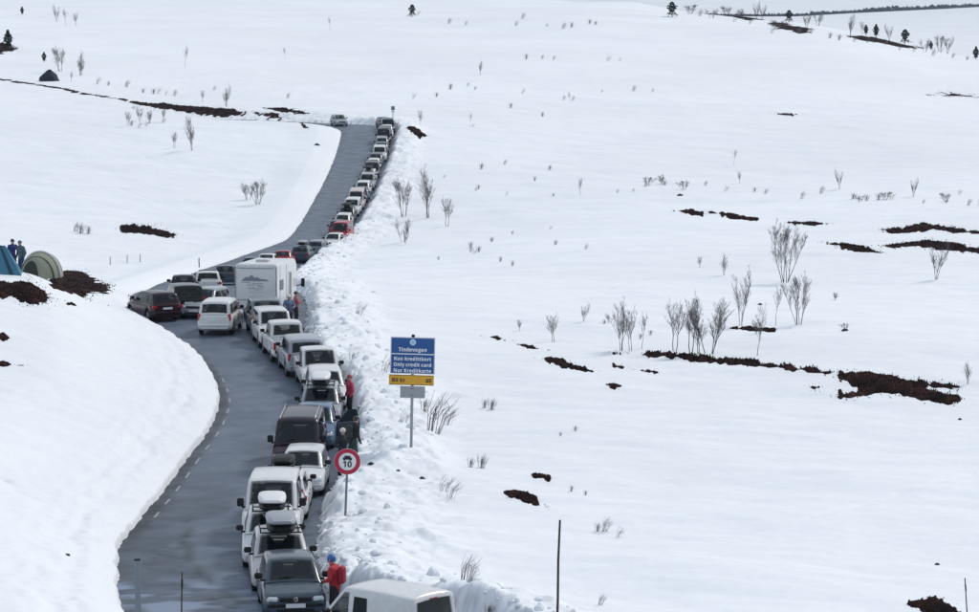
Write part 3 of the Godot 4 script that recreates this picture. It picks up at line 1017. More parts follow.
# a whole car; opt: box ("grey"/"black"/"white"), rails, fine (doors, plates, wipers), dark_bumper
func car(kind: String, paint: String, x: float, d: float, yaw: float, label: String, group: String, opt := {}) -> Node3D:
	var called: String = {"hatch": "hatchback", "wagon": "estate_car", "sedan": "saloon_car", "suv": "off_road_car", "van": "minibus", "pickup": "pickup_truck", "panelvan": "panel_van"}[kind]
	var cat: String = {"van": "van", "panelvan": "van", "pickup": "pickup truck"}.get(kind, "car")
	var o := thing(called, label, cat, Vector3.ZERO, 0.0, group)
	var s: Dictionary = KINDS[kind]
	var k := kit(kind)
	var L: float = s.L
	var fine: bool = opt.get("fine", false)
	var pm: Material = mat[paint]
	var bm: Material = mat.plastic if opt.get("dark_bumper", false) else pm
	part("body", k.body, pm, o)
	part("cabin", k.cabin, mat[opt.get("roof", paint)], o)
	part("underbody", k.underbody, mat.under, o)
	part("windscreen", k.windscreen, mat.pane, o)
	part("rear_window", k.rear_window, mat.pane, o)
	for m in k.side_window: part("side_window", m, mat.pane, o)
	part("interior_trim", k.interior, mat.trim, o)
	part("dashboard", k.dashboard, mat.trim, o)
	for m in k.seats: part("seat", m, mat.seat, o)
	if fine: part("steering_wheel", k.steering_wheel, mat.plastic, o)
	if fine:
		for e in k.doors:
			var dr := part("door", e[0], pm, o)
			part("handle", e[1], mat.plastic, dr)
		part("number_plate", k.plate, mat.plate, o)
		part("number_plate", k.back_plate, mat.plate, o)
		part("wiper", k.wiper, mat.plastic, o)
		part("air_intake", k.intake, mat.plastic, o)
	for m in k.headlight: part("headlight", m, mat.lamp_clear, o)
	for m in k.taillight: part("tail_light", m, mat.lamp_red, o)
	for m in k.mirror: part("door_mirror", m, mat.plastic if paint != "red" else pm, o)
	part("grille", k.grille, mat.plastic, o)
	part("front_bumper", k.bumper, bm, o)
	part("rear_bumper", k.back_bumper, bm if kind != "pickup" else mat.plastic, o)
	if kind == "pickup":
		for m in k.bed: part("bed_wall", m, pm, o)
		part("tailgate", k.tailgate, pm, o)
	for ax in [s.axle[0], L - s.axle[1]]:
		for sg in [-1.0, 1.0]:
			var w := Node3D.new()
			w.name = "wheel"
			o.add_child(w, true)
			w.position = Vector3(sg * (s.W * 0.5 - 0.125), s.r, L * 0.5 - ax)
			part("tyre", k.tyre, mat.rubber, w)
			part("rim", k.rim, mat.rim, w)
	if opt.get("rails", false):
		for m in k.rail: part("roof_rail", m, mat.plastic if not opt.get("light_rails", false) else mat.chrome, o)
	if opt.has("box"):
		var bw: float = opt.get("box_w", 0.80)
		var bl: float = opt.get("box_l", 2.1)
		var bh: float = opt.get("box_h", 0.40)
		var bz: float = opt.get("box_z", -0.15)
		var bx: float = opt.get("box_x", 0.0)
		var sh := "%s_%s_%s" % [bw, bl, bh]
		var bkey := "shell_" + sh
		if not kits.has(bkey):
			kits[bkey] = [shell(Vector3(0, bh * 0.28, 0), Vector3(bw - 0.02, bh * 0.62, bl - 0.03), 0.06), shell(Vector3(0, bh * 0.66, 0), Vector3(bw, bh * 0.60, bl), 0.06), box_mesh(Vector3(0, -0.02, 0.5), Vector3(1.15, 0.04, 0.06), 0.01), box_mesh(Vector3(0, -0.02, -0.5), Vector3(1.15, 0.04, 0.06), 0.01)]
		var kb: Array = kits[bkey]
		var rb := part("roof_box", kb[0], mat.box_black, o)
		rb.position = Vector3(bx, s.roof + 0.14, bz)
		part("lid", kb[1], mat["box_" + str(opt.box)], rb)
		part("crossbar", kb[2], mat.plastic, rb)
		part("crossbar", kb[3], mat.plastic, rb)
	set_on_road(o, x, d, yaw, L * 0.6)
	return o

func road_yaw(d: float) -> float:
	return atan2(-(tab(rt_c, d + 2.0) - tab(rt_c, d - 2.0)) / 4.0, 1.0)

func px_x(px: float, d: float) -> float:      # sideways place of photograph column px on the road at distance d
	return (px - 489.5) / FOC * (d * cos(pitch) + (CAM_Y - tab(rt_e, d)) * sin(pitch))

func build_cars() -> void:
	var near_g := "cars queued along the near snow bank"
	var far_g := "cars parked nose to tail up the far hill"
	var bend_g := "cars standing in the bend by the motorhome"
	# kind, paint, column, distance of the middle, extra turn (PI: seen from behind), label, options
	var near := [
		["hatch", "slate", 291, 74.6, 0.0, "dark slate hatchback at the front of the queue beside a person in red", {"fine": true, "dark_bumper": true}],
		["wagon", "offwhite", 280, 79.4, 0.0, "off-white estate car with grey-lidded roof box behind the slate hatchback", {"fine": true, "box": "grey", "rails": true, "box_w": 0.90, "box_l": 2.25, "box_h": 0.52, "box_x": 0.03, "box_z": 0.45}],
		["wagon", "white", 271, 84.1, 0.0, "white estate car with white roof box in front of the white minibus", {"fine": true, "box": "white", "rails": true, "box_w": 0.88, "box_l": 2.0, "box_h": 0.50, "box_x": 0.05, "box_z": 0.3}],
		["van", "white", 274, 89.2, 0.0, "white minibus with plain roof behind the car with the white box", {"fine": true}],
		["wagon", "white", 285, 94.2, PI, "white estate car seen from behind with small black roof box", {"fine": true, "box": "black", "rails": true, "box_w": 0.80, "box_l": 1.7, "box_h": 0.42, "box_z": -0.45}],
		["hatch", "white", 304, 99.3, 0.0, "white hatchback with bare roof in front of the dark minibus", {"fine": true}],
		["van", "plum", 300, 104.3, 0.0, "black plum minibus with roof rails in the middle of the queue", {"fine": true, "rails": true, "light_rails": true}],
		["sedan", "blue", 315, 109.4, 0.0, "grey-blue saloon with its dark door standing open to the snow bank", {"fine": true}],
		["wagon", "silver", 321, 114.0, 0.0, "silver estate car with rounded white roof box behind the open door", {"fine": true, "box": "white", "rails": true, "box_w": 0.84, "box_l": 1.9, "box_h": 0.46, "box_z": -0.1}],
		["wagon", "white", 325, 118.7, 0.0, "white estate car without roof box behind the silver estate", {"fine": true}],
		["pickup", "white", 318, 123.7, 0.0, "white pickup truck facing down the road towards the queue front", {"fine": true}],
		["suv", "silver", 301, 128.3, PI, "silver off-road car with lit-through rear window, tail to the queue", {"fine": true}],
		["pickup", "white", 285, 133.2, PI, "white pickup truck showing its open bed and tailgate", {"fine": true}],
		["suv", "white", 273, 138.2, 0.0, "white off-road car wedged behind the tailgate pickup", {"fine": true}],
		["suv", "grey", 266, 142.8, 0.0, "grey off-road car right behind the motorhome tail", {"fine": true}]]
	for i in near.size():
		var e: Array = near[i]
		var d: float = e[3]
		var p: Array = near[maxi(i - 2, 0)]
		var q: Array = near[mini(i + 2, near.size() - 1)]
		var yaw := atan2(-(px_x(q[2], q[3]) - px_x(p[2], p[3])) / (float(q[3]) - float(p[3])), 1.0)
		var o := car(e[0], e[1], px_x(e[2], d), d, yaw + e[4], e[5], near_g, e[6])
		if e[1] == "blue": open_door(o)
		if e[1] == "slate": emblem(o)
	# cars in the bend, on the left half of the road
	var bend := [
		["wagon", "maroon", 154, 150.0, PI + 0.3, "dark maroon estate car against the left snow bank", {"fine": true}],
		["suv", "black", 184, 152.0, PI + 0.1, "black off-road car behind the maroon estate in the bend", {"fine": true}],
		["wagon", "silver", 206, 151.5, -0.35, "silver estate car half hidden behind the white off-road car", {"fine": true}],
		["suv", "white", 221, 143.6, PI + 0.02, "white off-road car seen square from behind in the bend", {"fine": true}],
		["hatch", "black", 184, 166.0, PI, "black hatchback peeping over the black off-road car", {}],
		["wagon", "white", 208, 172.0, PI, "white estate car with dark rear window left of the motorhome", {}],
		["hatch", "black", 208, 193.0, PI, "black hatchback right behind the white estate in the bend", {}],
		["wagon", "slate", 226, 216.0, PI, "slate estate car beside the motorhome's front corner", {}]]
	for e in bend:
		var d: float = e[3]
		car(e[0], e[1], px_x(e[2], d), d, (PI - 0.06 if e[1] == "white" and e[0] == "suv" else road_yaw(d) + e[4]), e[5], bend_g, e[6])
	# the far row: distance, kind, paint, sideways shift, turn, options, label
	var far := [
		["wagon", "black", {}, PI, "black estate car at the foot of the far row, left of the red one"],
		["hatch", "white", {}, 0.0, "white hatchback parked between black estate and red saloon"],
		["sedan", "red", {}, PI, "bright red saloon car low in the far row"],
		["wagon", "slate", {"box": "grey"}, PI, "slate estate car with grey roof box above the red saloon"],
		["wagon", "grey", {}, PI, "grey estate car in the far row"],
		["hatch", "white", {}, 0.0, "white hatchback with blue-green windscreen under the red minibus"],
		["van", "red", {}, 0.0, "red minibus standing tall in the far row"],
		["hatch", "black", {}, 0.0, "black hatchback right behind the red minibus"],
		["wagon", "white", {}, 0.0, "white estate car second behind the red minibus"],
		["wagon", "black", {"box": "black"}, 0.0, "black estate car with black roof box in the far uphill row"],
		["suv", "white", {}, 0.0, "white off-road car between boxed black estate and pinkish minibus"],
		["van", "pinkwhite", {}, 0.0, "pinkish white minibus in the far uphill row"],
		["hatch", "navy", {}, 0.0, "navy hatchback just above the pinkish minibus"],
		["wagon", "white", {}, 0.0, "white estate car second above the pinkish minibus"],
		["suv", "silver", {}, 0.0, "silver off-road car in the middle of the far uphill row"],
		["wagon", "white", {"box": "black"}, 0.0, "white estate car with black roof box in the far row"],
		["suv", "black", {}, 0.0, "black off-road car high in the far uphill row"],
		["hatch", "white", {}, 0.0, "white hatchback just above the black off-road car"],
		["wagon", "slate", {}, 0.0, "slate estate car above the white hatchback high in the row"],
		["suv", "white", {}, 0.0, "white off-road car below the navy estate near the crest"],
		["wagon", "navy", {}, 0.0, "navy estate car near the crest"],
		["wagon", "silver", {}, 0.0, "silver estate car below the topmost black minibus"],
		["van", "black", {}, 0.0, "black minibus at the top end of the far row"],
		["hatch", "white", {}, 0.0, "white hatchback behind the topmost black minibus"],
		["suv", "navy", {}, 0.0, "navy off-road car at the very end of the far row"],
		["wagon", "black", {}, 0.0, "black estate car peeping over the far end of the row"]]
	var fixed := [[237.0, 254], [243.5, 267], [250.0, 284], [257.0, 303], [264.0, 319], [271.5, 334], [279.0, 342]]
	var d := 284.8
	for i in far.size():
		var e: Array = far[i]
		if i < fixed.size():
			var fd: float = fixed[i][0]
			car(e[0], e[1], px_x(fixed[i][1], fd), fd, road_yaw(fd) + e[3], e[4], far_g, e[2])
			continue
		if d > 388.0: break
		var hw := tab(rt_w, d)
		var x := tab(rt_c, d) + hw - 0.95 + rng.randf_range(-0.15, 0.12)
		car(e[0], e[1], x, d, road_yaw(d) + e[3] + rng.randf_range(-0.03, 0.03), e[4], far_g, e[2])
		d += float(KINDS[e[0]].L) * 0.5 + float(KINDS[far[mini(i + 1, far.size() - 1)][0]].L) * 0.5 + 0.75 + rng.randf_range(-0.2, 0.3)
	var lone := 386.0
	car("wagon", "silver", px_x(339, lone), lone, 0.25, "lone silver estate car on the left of the road crest", "", {})

func open_door(o: Node3D) -> void:
	# front door on the side of the snow bank, swung open (local -x lies to the left of a car facing us, +x to the right)
	var h := Node3D.new()
	h.name = "open_door"
	o.add_child(h)
	h.position = Vector3(0.86, 0, 0.98)
	h.rotation.y = -1.0
	part("door_panel", box_mesh(Vector3(0.03, 0.58, -0.55), Vector3(0.07, 0.66, 1.08), 0.03), mat.navy, h)
	var st := tool()
	tube(st, [Vector3(0.02, 0.90, -0.08), Vector3(-0.10, 1.34, -0.62), Vector3(-0.10, 1.34, -0.98), Vector3(0.02, 0.90, -1.07)], [0.025, 0.025, 0.025, 0.025], 6)
	part("window_frame", done(st), mat.navy, h)
	st = tool()
	quad(st, Vector3(0.02, 0.90, -0.10), Vector3(-0.10, 1.33, -0.63), Vector3(-0.10, 1.33, -0.97), Vector3(0.02, 0.90, -1.06))
	part("window_pane", done(st), mat.glass, h)

func emblem(o: Node3D) -> void:
	var st := tool()
	var s: Dictionary = KINDS.hatch
	var z: float = s.L * 0.5 + 0.022
	var y: float = s.lamp[1]
	var pts := []
	var rad := []
	for i in 17:
		pts.append(Vector3(cos(TAU * i / 16) * 0.055, y + sin(TAU * i / 16) * 0.055, z))
		rad.append(0.008)
	tube(st, pts, rad, 5, false)
	for e in [[-0.022, 0.048, 0.0, 0.006], [0.022, 0.048, 0.0, 0.006], [-0.045, 0.025, -0.02, -0.046], [-0.02, -0.046, 0.0, -0.004], [0.0, -0.004, 0.02, -0.046], [0.02, -0.046, 0.045, 0.025]]:
		tube(st, [Vector3(e[0], y + e[1], z), Vector3(e[2], y + e[3], z)], [0.006, 0.006], 4)
	part("emblem", done(st), mat.chrome, o, "round metal badge on the grille")

# ------------------------------------------------------------------ people: one skin over a posed skeleton
func capsule(p: Vector3, a: Vector3, b: Vector3, ra: float, rb: float) -> float:
	var ab := b - a
	var t := clampf((p - a).dot(ab) / maxf(ab.length_squared(), 1e-6), 0.0, 1.0)
	return p.distance_to(a + ab * t) - lerpf(ra, rb, t)

# bones: [a, b, ra, rb, colour]
func skin(st: SurfaceTool, bones: Array, cell: float, blend: float) -> void:
	var lo := Vector3(1e9, 1e9, 1e9)
	var hi := -lo
	for b in bones:
		var r := maxf(b[2], b[3]) + cell * 3 + blend
		for q in [b[0], b[1]]:
			lo = lo.min(q - Vector3(r, r, r))
			hi = hi.max(q + Vector3(r, r, r))
	var nx := int((hi.x - lo.x) / cell) + 2
	var ny := int((hi.y - lo.y) / cell) + 2
	var nz := int((hi.z - lo.z) / cell) + 2
	var f := PackedFloat32Array()
	f.resize(nx * ny * nz)
	f.fill(1.0)
	var near := PackedFloat32Array()
	near.resize(nx * ny * nz)
	near.fill(1.0)
	var own := PackedInt32Array()
	own.resize(nx * ny * nz)
	for bi in bones.size():
		var b: Array = bones[bi]
		var r := maxf(b[2], b[3]) + cell * 2.5 + blend
		var l: Vector3 = (b[0].min(b[1]) - Vector3(r, r, r) - lo) / cell
		var h: Vector3 = (b[0].max(b[1]) + Vector3(r, r, r) - lo) / cell
		for z in range(maxi(0, int(l.z)), mini(nz, int(h.z) + 2)):
			for y in range(maxi(0, int(l.y)), mini(ny, int(h.y) + 2)):
				for x in range(maxi(0, int(l.x)), mini(nx, int(h.x) + 2)):
					var k := (z * ny + y) * nx + x
					var d := capsule(lo + Vector3(x, y, z) * cell, b[0], b[1], b[2], b[3])
					if d < near[k]:
						near[k] = d
						own[k] = bi
					var o := f[k]
					var hh := maxf(blend - absf(o - d), 0.0) / blend
					f[k] = minf(o, d) - hh * hh * blend * 0.25
	var vid := {}
	var corner := [0, 1, nx, nx + 1, nx * ny, nx * ny + 1, nx * ny + nx, nx * ny + nx + 1]
	var off := [Vector3(0, 0, 0), Vector3(1, 0, 0), Vector3(0, 1, 0), Vector3(1, 1, 0), Vector3(0, 0, 1), Vector3(1, 0, 1), Vector3(0, 1, 1), Vector3(1, 1, 1)]
	var pairs := [[0, 1], [2, 3], [4, 5], [6, 7], [0, 2], [1, 3], [4, 6], [5, 7], [0, 4], [1, 5], [2, 6], [3, 7]]
	for z in nz - 1:
		for y in ny - 1:
			for x in nx - 1:
				var k := (z * ny + y) * nx + x
				var f0 := f[k]
				if f0 > cell * 2.0 or f0 < -cell * 2.0: continue
				var ins := 0
				for c in 8: if f[k + corner[c]] < 0.0: ins += 1
				if ins == 0 or ins == 8: continue
				var s := Vector3.ZERO
				var n := 0
				for e in pairs:
					var a := f[k + corner[e[0]]]
					var b := f[k + corner[e[1]]]
					if (a < 0.0) != (b < 0.0):
						s += off[e[0]].lerp(off[e[1]], a / (a - b))
						n += 1
				vid[k] = [lo + (Vector3(x, y, z) + s / n) * cell, bones[own[k]][4]]
	var put := func(a: int, b: int, c: int, d: int, flip: bool) -> void:
		if not (vid.has(a) and vid.has(b) and vid.has(c) and vid.has(d)): return
		var q := [a, b, c, a, c, d] if not flip else [a, c, b, a, d, c]
		for i in q:
			st.set_color(vid[i][1])
			st.add_vertex(vid[i][0])
	var dy := nx
	var dz := nx * ny
	for k in vid.keys():
		var i0: bool = f[k] < 0.0
		if (f[k + 1] < 0.0) != i0: put.call(k, k - dy, k - dy - dz, k - dz, not i0)
		if (f[k + dy] < 0.0) != i0: put.call(k, k - dz, k - dz - 1, k - 1, not i0)
		if (f[k + dz] < 0.0) != i0: put.call(k, k - 1, k - 1 - dy, k - dy, not i0)

func hand_bones(wrist: Vector3, dir: Vector3, side: float, c: Color) -> Array:
	var fwd := dir.normalized()
	var up := Vector3(0, 0, 1) if absf(fwd.z) < 0.8 else Vector3(0, 1, 0)
	var lat := fwd.cross(up).normalized() * side
	up = lat.cross(fwd).normalized() * side
	var curl := -lat.cross(fwd).normalized() * 0.0 + up * 0.35
	var out := [[wrist, wrist + fwd * 0.075, 0.030, 0.034, c]]
	var lens := [0.066, 0.078, 0.072, 0.056]
	for k in 4:
		var o := (k - 1.5) * 0.021
		var a := wrist + fwd * 0.085 + lat * o
		var b: Vector3 = a + fwd * lens[k] * 0.55 + curl * 0.02
		var e: Vector3 = b + (fwd * 0.7 + curl).normalized() * lens[k] * 0.5
		out.append([a, b, 0.0105, 0.0098, c])
		out.append([b, e, 0.0098, 0.0088, c])
	var t0 := wrist + fwd * 0.03 - lat * 0.034
	var t1 := t0 - lat * 0.028 + fwd * 0.035
	out.append([t0, t1, 0.013, 0.0115, c])
	out.append([t1, t1 + fwd * 0.032 - lat * 0.004, 0.0115, 0.0095, c])
	return out

# pose: arm targets (elbow, wrist for left and right), lean
func person(label: String, at: Vector3, yaw: float, look: Dictionary) -> void:
	var o := thing("person", label, "person", at, yaw, look.get("group", ""))
	var J: Color = look.jacket
	var T: Color = look.trousers
	var B := Color(0.015, 0.015, 0.018)
	var S := Color(0.42, 0.26, 0.19)
	var G: Color = look.get("gloves", Color(0.02, 0.02, 0.024))
	var ln: float = look.get("lean", 0.0)
	var hip := Vector3(0, 0.93, 0)
	var chest := Vector3(0, 1.28, ln * 0.5)
	var neck := Vector3(0, 1.47, ln)
	var head := neck + Vector3(0, 0.15, 0.02 + ln * 0.4)
	var wide: float = look.get("stance", 0.12)
	var bones := [
		[hip + Vector3(0, -0.02, 0), Vector3(0, 1.10, ln * 0.25), 0.150, 0.140, J],
		[Vector3(0, 1.10, ln * 0.25), chest, 0.145, 0.165, J],
		[chest + Vector3(-0.07, 0.02, 0), chest + Vector3(0.07, 0.02, 0), 0.145, 0.145, J],
		[chest + Vector3(-0.14, 0.13, 0), chest + Vector3(0.14, 0.13, 0), 0.075, 0.075, J],
		[chest + Vector3(0, 0.12, 0), neck, 0.085, 0.070, J],
		[neck + Vector3(0, -0.02, 0), head, 0.056, 0.058, S],
		[head + Vector3(0, -0.055, 0.03), head + Vector3(0, 0.02, 0.0), 0.062, 0.092, S],
		[head + Vector3(0, 0.045, -0.015), head + Vector3(0, 0.05, 0.01), 0.094, 0.090, look.get("hair", Color(0.05, 0.03, 0.02))],
		[head + Vector3(0, 0.0, 0.095), head + Vector3(0, -0.022, 0.112), 0.010, 0.014, S],
		[head + Vector3(-0.09, -0.01, 0), head + Vector3(-0.095, 0.02, -0.005), 0.014, 0.016, S],
		[head + Vector3(0.09, -0.01, 0), head + Vector3(0.095, 0.02, -0.005), 0.014, 0.016, S]]
	for sg in [-1.0, 1.0]:
		var step: float = look.get("step", 0.0) * sg
		var kn := Vector3(sg * (wide - 0.01), 0.50, 0.035 + step * 0.5)
		var an := Vector3(sg * wide, 0.10, -0.03 + step)
		bones.append([hip + Vector3(sg * 0.085, -0.06, 0), kn, 0.108, 0.080, T])
		bones.append([kn, an, 0.078, 0.062, T])
		bones.append([an, an + Vector3(sg * 0.01, -0.035, -0.03), 0.060, 0.055, B])
		bones.append([an + Vector3(0, -0.045, -0.03), an + Vector3(sg * 0.03, -0.05, 0.17), 0.052, 0.045, B])
		var arm: Array = look.arms[0 if sg < 0 else 1]
		var sh := chest + Vector3(sg * 0.20, 0.12, 0)
		bones.append([sh, arm[0], 0.076, 0.062, J])
		bones.append([arm[0], arm[1], 0.062, 0.048, J])
	var st := tool()
	skin(st, bones, 0.019, 0.035)
	for sg in [-1.0, 1.0]:
		var arm: Array = look.arms[0 if sg < 0 else 1]
		skin(st, hand_bones(arm[1] - (arm[1] - arm[0]).normalized() * 0.01, arm[1] - arm[0], sg, G), 0.0065, 0.006)
	for e in [-0.034, 0.034]:
		pass
	part("body", done(st), mat.person, o)
	# eyes
	for e in [-0.034, 0.034]:
		var es := tool()
		tube(es, [head + Vector3(e - 0.010, 0.012, 0.090), head + Vector3(e + 0.010, 0.012, 0.090)], [0.007, 0.007], 5)
		part("eye", done(es), mat.sign_black, o)
	# headgear: a shell over the skull, with a brim edge
	if look.has("hat"):
		var hs := tool()
		var rings := []
		var deep: float = look.get("hat_deep", 0.0)
		for i in 8:
			var a := i / 7.0 * PI * (0.55 + deep)
			var ring := []
			for j in 16:
				var q := TAU * j / 16.0
				var rr := sin(a) * 0.117 + 0.0005
				ring.append(head + Vector3(cos(q) * rr * 0.93, 0.035 + cos(a) * 0.122, -0.012 + sin(q) * rr * 1.05))
			rings.append(ring)
		loft(hs, rings, false)
		part("hat", done(hs), flat(look.hat, 0.5), o)
	if look.has("pack"):
		part("rucksack", box_mesh(chest + Vector3(0, -0.05, -0.23), Vector3(0.30, 0.48, 0.18), 0.06), flat(look.pack, 0.8), o)

func build_people() -> void:
	var down := [[Vector3(-0.29, 1.12, -0.03), Vector3(-0.28, 0.89, 0.08)], [Vector3(0.29, 1.12, -0.03), Vector3(0.28, 0.89, 0.08)]]
	var front := [[Vector3(-0.29, 1.14, 0.03), Vector3(-0.15, 1.05, 0.24)], [Vector3(0.29, 1.14, 0.03), Vector3(0.15, 1.05, 0.24)]]
	var one_up := [[Vector3(-0.30, 1.16, 0.08), Vector3(-0.22, 1.25, 0.30)], [Vector3(0.29, 1.12, -0.03), Vector3(0.28, 0.89, 0.08)]]
	var g := func(px: float, d: float) -> Vector3:
		var x := px_x(px, d)
		return Vector3(x, maxf(height(x, d), tab(rt_e, d)) + 0.0, -d)
	var red := Color(0.40, 0.016, 0.03)
	var p1: Vector3 = g.call(335, 73.3)
	person("person in red jacket and blue helmet beside the slate hatchback", p1, -1.9, {"jacket": red, "trousers": Color(0.012, 0.013, 0.018), "hat": lin(0.03, 0.12, 0.36), "hat_deep": 0.15, "arms": front, "lean": 0.06, "gloves": Color(0.02, 0.02, 0.03), "pack": lin(0.30, 0.01, 0.03)})
	person("person in dark clothes and pale hat behind the round sign", g.call(343, 101.0), 0.4, {"jacket": Color(0.018, 0.022, 0.034), "trousers": Color(0.012, 0.012, 0.016), "hat": lin(0.62, 0.58, 0.56), "arms": front, "group": "skiers behind the round sign"})
	person("person in black bending with rucksack behind the round sign", g.call(353, 99.6), 2.4, {"jacket": Color(0.012, 0.014, 0.018), "trousers": Color(0.02, 0.05, 0.05), "hat": lin(0.02, 0.02, 0.025), "arms": down, "lean": 0.12, "pack": lin(0.02, 0.03, 0.03), "group": "skiers behind the round sign"})
	person("person in crimson jacket standing beside the white boxless estate", g.call(350, 115.6), -1.2, {"jacket": Color(0.45, 0.04, 0.09), "trousers": Color(0.014, 0.015, 0.02), "hat": lin(0.3, 0.05, 0.08), "arms": down})
	person("person in grey-blue jacket and white hat at the motorhome", g.call(289, 145.3), 0.3, {"jacket": Color(0.16, 0.20, 0.30), "trousers": Color(0.03, 0.03, 0.05), "hat": lin(0.70, 0.68, 0.68), "arms": front})
	person("person in salmon pink jacket at the motorhome door", g.call(296, 147.0), 1.9, {"jacket": Color(0.42, 0.14, 0.15), "trousers": Color(0.04, 0.02, 0.03), "hat": lin(0.02, 0.02, 0.03), "arms": one_up})
	var tp := ground(px_x(14, 145.5), 145.5)
	person("person in deep blue jacket between the two tents", tp, 0.6, {"jacket": Color(0.012, 0.03, 0.16), "trousers": Color(0.02, 0.03, 0.08), "hat": lin(0.01, 0.02, 0.08), "arms": front})
	person("person in grey-green jacket next to the tan tent", ground(tp.x + 0.5, -tp.z - 0.3), -0.7, {"jacket": Color(0.05, 0.09, 0.12), "trousers": Color(0.01, 0.03, 0.12), "hat": lin(0.10, 0.14, 0.20), "arms": down, "lean": 0.05})

# ------------------------------------------------------------------ motorhome, signs, posts, tents
func build_motorhome() -> void:
	var d := 152.6
	var x := px_x(268, d)
	var o := thing("motorhome", "tall white motorhome seen from behind with a grey landscape print", "motorhome", Vector3.ZERO)
	var W := 2.30
	var L := 6.3
	var top := 2.95
	# living box: rounded section, drawn out along the length
	var st := tool()
	var rings := []
	for q in [-L * 0.5, -L * 0.5 + 0.03, -L * 0.5 + 0.10, 1.0, 1.9, 2.2]:
		var sh: float = 0.10 if q == -L * 0.5 else (0.04 if q < -L * 0.5 + 0.05 else 0.0)
		var ring := []
		var w := W * 0.5 - sh
		var hi: float = top - sh - (0.25 if q > 2.0 else 0.0)
		for p in [Vector2(-w, 0.42), Vector2(w, 0.42), Vector2(w, hi - 0.14), Vector2(w - 0.04, hi - 0.04), Vector2(w - 0.14, hi), Vector2(-w + 0.14, hi), Vector2(-w + 0.04, hi - 0.04), Vector2(-w, hi - 0.14)]:
			ring.append(Vector3(p.x, p.y, q))
		rings.append(ring)
	st.set_smooth_group(-1)
	for k in rings.size() - 1:
		for s in 8: quad(st, rings[k][s], rings[k + 1][s], rings[k + 1][(s + 1) % 8], rings[k][(s + 1) % 8])
	for e in [0, 5]:
		for s in range(1, 7): tri(st, rings[e][0], rings[e][s], rings[e][s + 1])
	part("living_box", done(st), mat.white, o)
	# cab
	st = tool()
	rings = []
	for e in [[1.8, 1.0, 2.35], [2.2, 1.0, 2.25], [2.55, 0.99, 1.95], [2.95, 0.97, 1.35], [3.25, 0.94, 1.15], [3.5, 0.85, 0.95], [3.58, 0.72, 0.80]]:
		var ring := []
		for p in [Vector2(-e[1], 0.35), Vector2(e[1], 0.35), Vector2(e[1], minf(1.15, e[2] - 0.1)), Vector2(e[1] - 0.12, e[2] - 0.06), Vector2(e[1] - 0.25, e[2]), Vector2(-e[1] + 0.25, e[2]), Vector2(-e[1] + 0.12, e[2] - 0.06), Vector2(-e[1], minf(1.15, e[2] - 0.1))]:
			ring.append(Vector3(p.x, p.y, e[0]))
		rings.append(ring)
	loft(st, rings)
	part("cab", done(st), mat.white, o)
	st = tool()
	quad(st, Vector3(-0.72, 1.95, 2.60), Vector3(0.72, 1.95, 2.60), Vector3(0.80, 1.36, 2.97), Vector3(-0.80, 1.36, 2.97))
	part("windscreen", done(st), mat.glass, o)
	for sg in [-1.0, 1.0]:
		part("cab_window", box_mesh(Vector3(sg * 0.955, 1.52, 2.42), Vector3(0.12, 0.52, 0.62), 0.02), mat.glass, o)
		var ms := tool()
		tube(ms, [Vector3(sg * 0.98, 1.35, 2.75), Vector3(sg * 1.32, 1.45, 2.85)], [0.03, 0.025], 6)
		cbox(ms, Vector3(sg * 1.38, 1.55, 2.85), Vector3(0.20, 0.48, 0.14), 0.04)
		part("door_mirror", done(ms), mat.plastic, o)
		part("side_window", box_mesh(Vector3(sg * W * 0.5, 1.75, 0.9 if sg > 0 else -1.9), Vector3(0.05, 0.55, 0.9), 0.02), mat.glass, o)
		part("tail_light", box_mesh(Vector3(sg * 0.98, 0.72, -L * 0.5 + 0.02), Vector3(0.16, 0.34, 0.06), 0.02), mat.lamp_red, o)
		part("marker_light", box_mesh(Vector3(sg * 0.98, 2.80, -L * 0.5 + 0.03), Vector3(0.12, 0.06, 0.06), 0.015), mat.lamp_red, o)
		part("corner_trim", box_mesh(Vector3(sg * (W * 0.5 - 0.035), 1.7, -L * 0.5 + 0.03), Vector3(0.075, 2.2, 0.075), 0.02), mat.silver, o)
		part("headlight", box_mesh(Vector3(sg * 0.68, 0.85, 3.46), Vector3(0.26, 0.2, 0.16), 0.04), mat.lamp_clear, o)
		for z in [2.45, -1.35]:
			var w := Node3D.new()
			w.name = "wheel"
			o.add_child(w, true)
			w.position = Vector3(sg * 1.0, 0.33, z)
			part("tyre", kit("van").tyre, mat.rubber, w)
			part("rim", kit("van").rim, mat.rim, w)
	part("rear_rail", box_mesh(Vector3(0, 2.72, -L * 0.5 - 0.012), Vector3(2.0, 0.05, 0.05), 0.015), mat.silver, o)
	part("skirt_rail", box_mesh(Vector3(0, 1.02, -L * 0.5 - 0.008), Vector3(2.08, 0.05, 0.04), 0.012), mat.silver, o)
	part("rear_bumper", box_mesh(Vector3(0, 0.46, -L * 0.5 + 0.02), Vector3(2.2, 0.22, 0.16), 0.05), mat.grey, o)
	part("number_plate", box_mesh(Vector3(0, 0.62, -L * 0.5 - 0.07), Vector3(0.52, 0.11, 0.02), 0.004), mat.plate, o)
	part("underbody", box_mesh(Vector3(0, 0.42, -0.2), Vector3(1.7, 0.3, 5.6), 0.05), mat.under, o)
	part("roof_vent", box_mesh(Vector3(0.1, 3.0, -0.8), Vector3(0.7, 0.12, 0.7), 0.04), mat.offwhite, o)
	# print on the back: peaks over a lake, plain grey shapes
	var ink := flat(lin(0.20, 0.23, 0.30), 0.6)
	var ink2 := flat(lin(0.38, 0.41, 0.47), 0.6)
	var zb := -L * 0.5 - 0.006
	st = tool()
	var prevb: Array = []
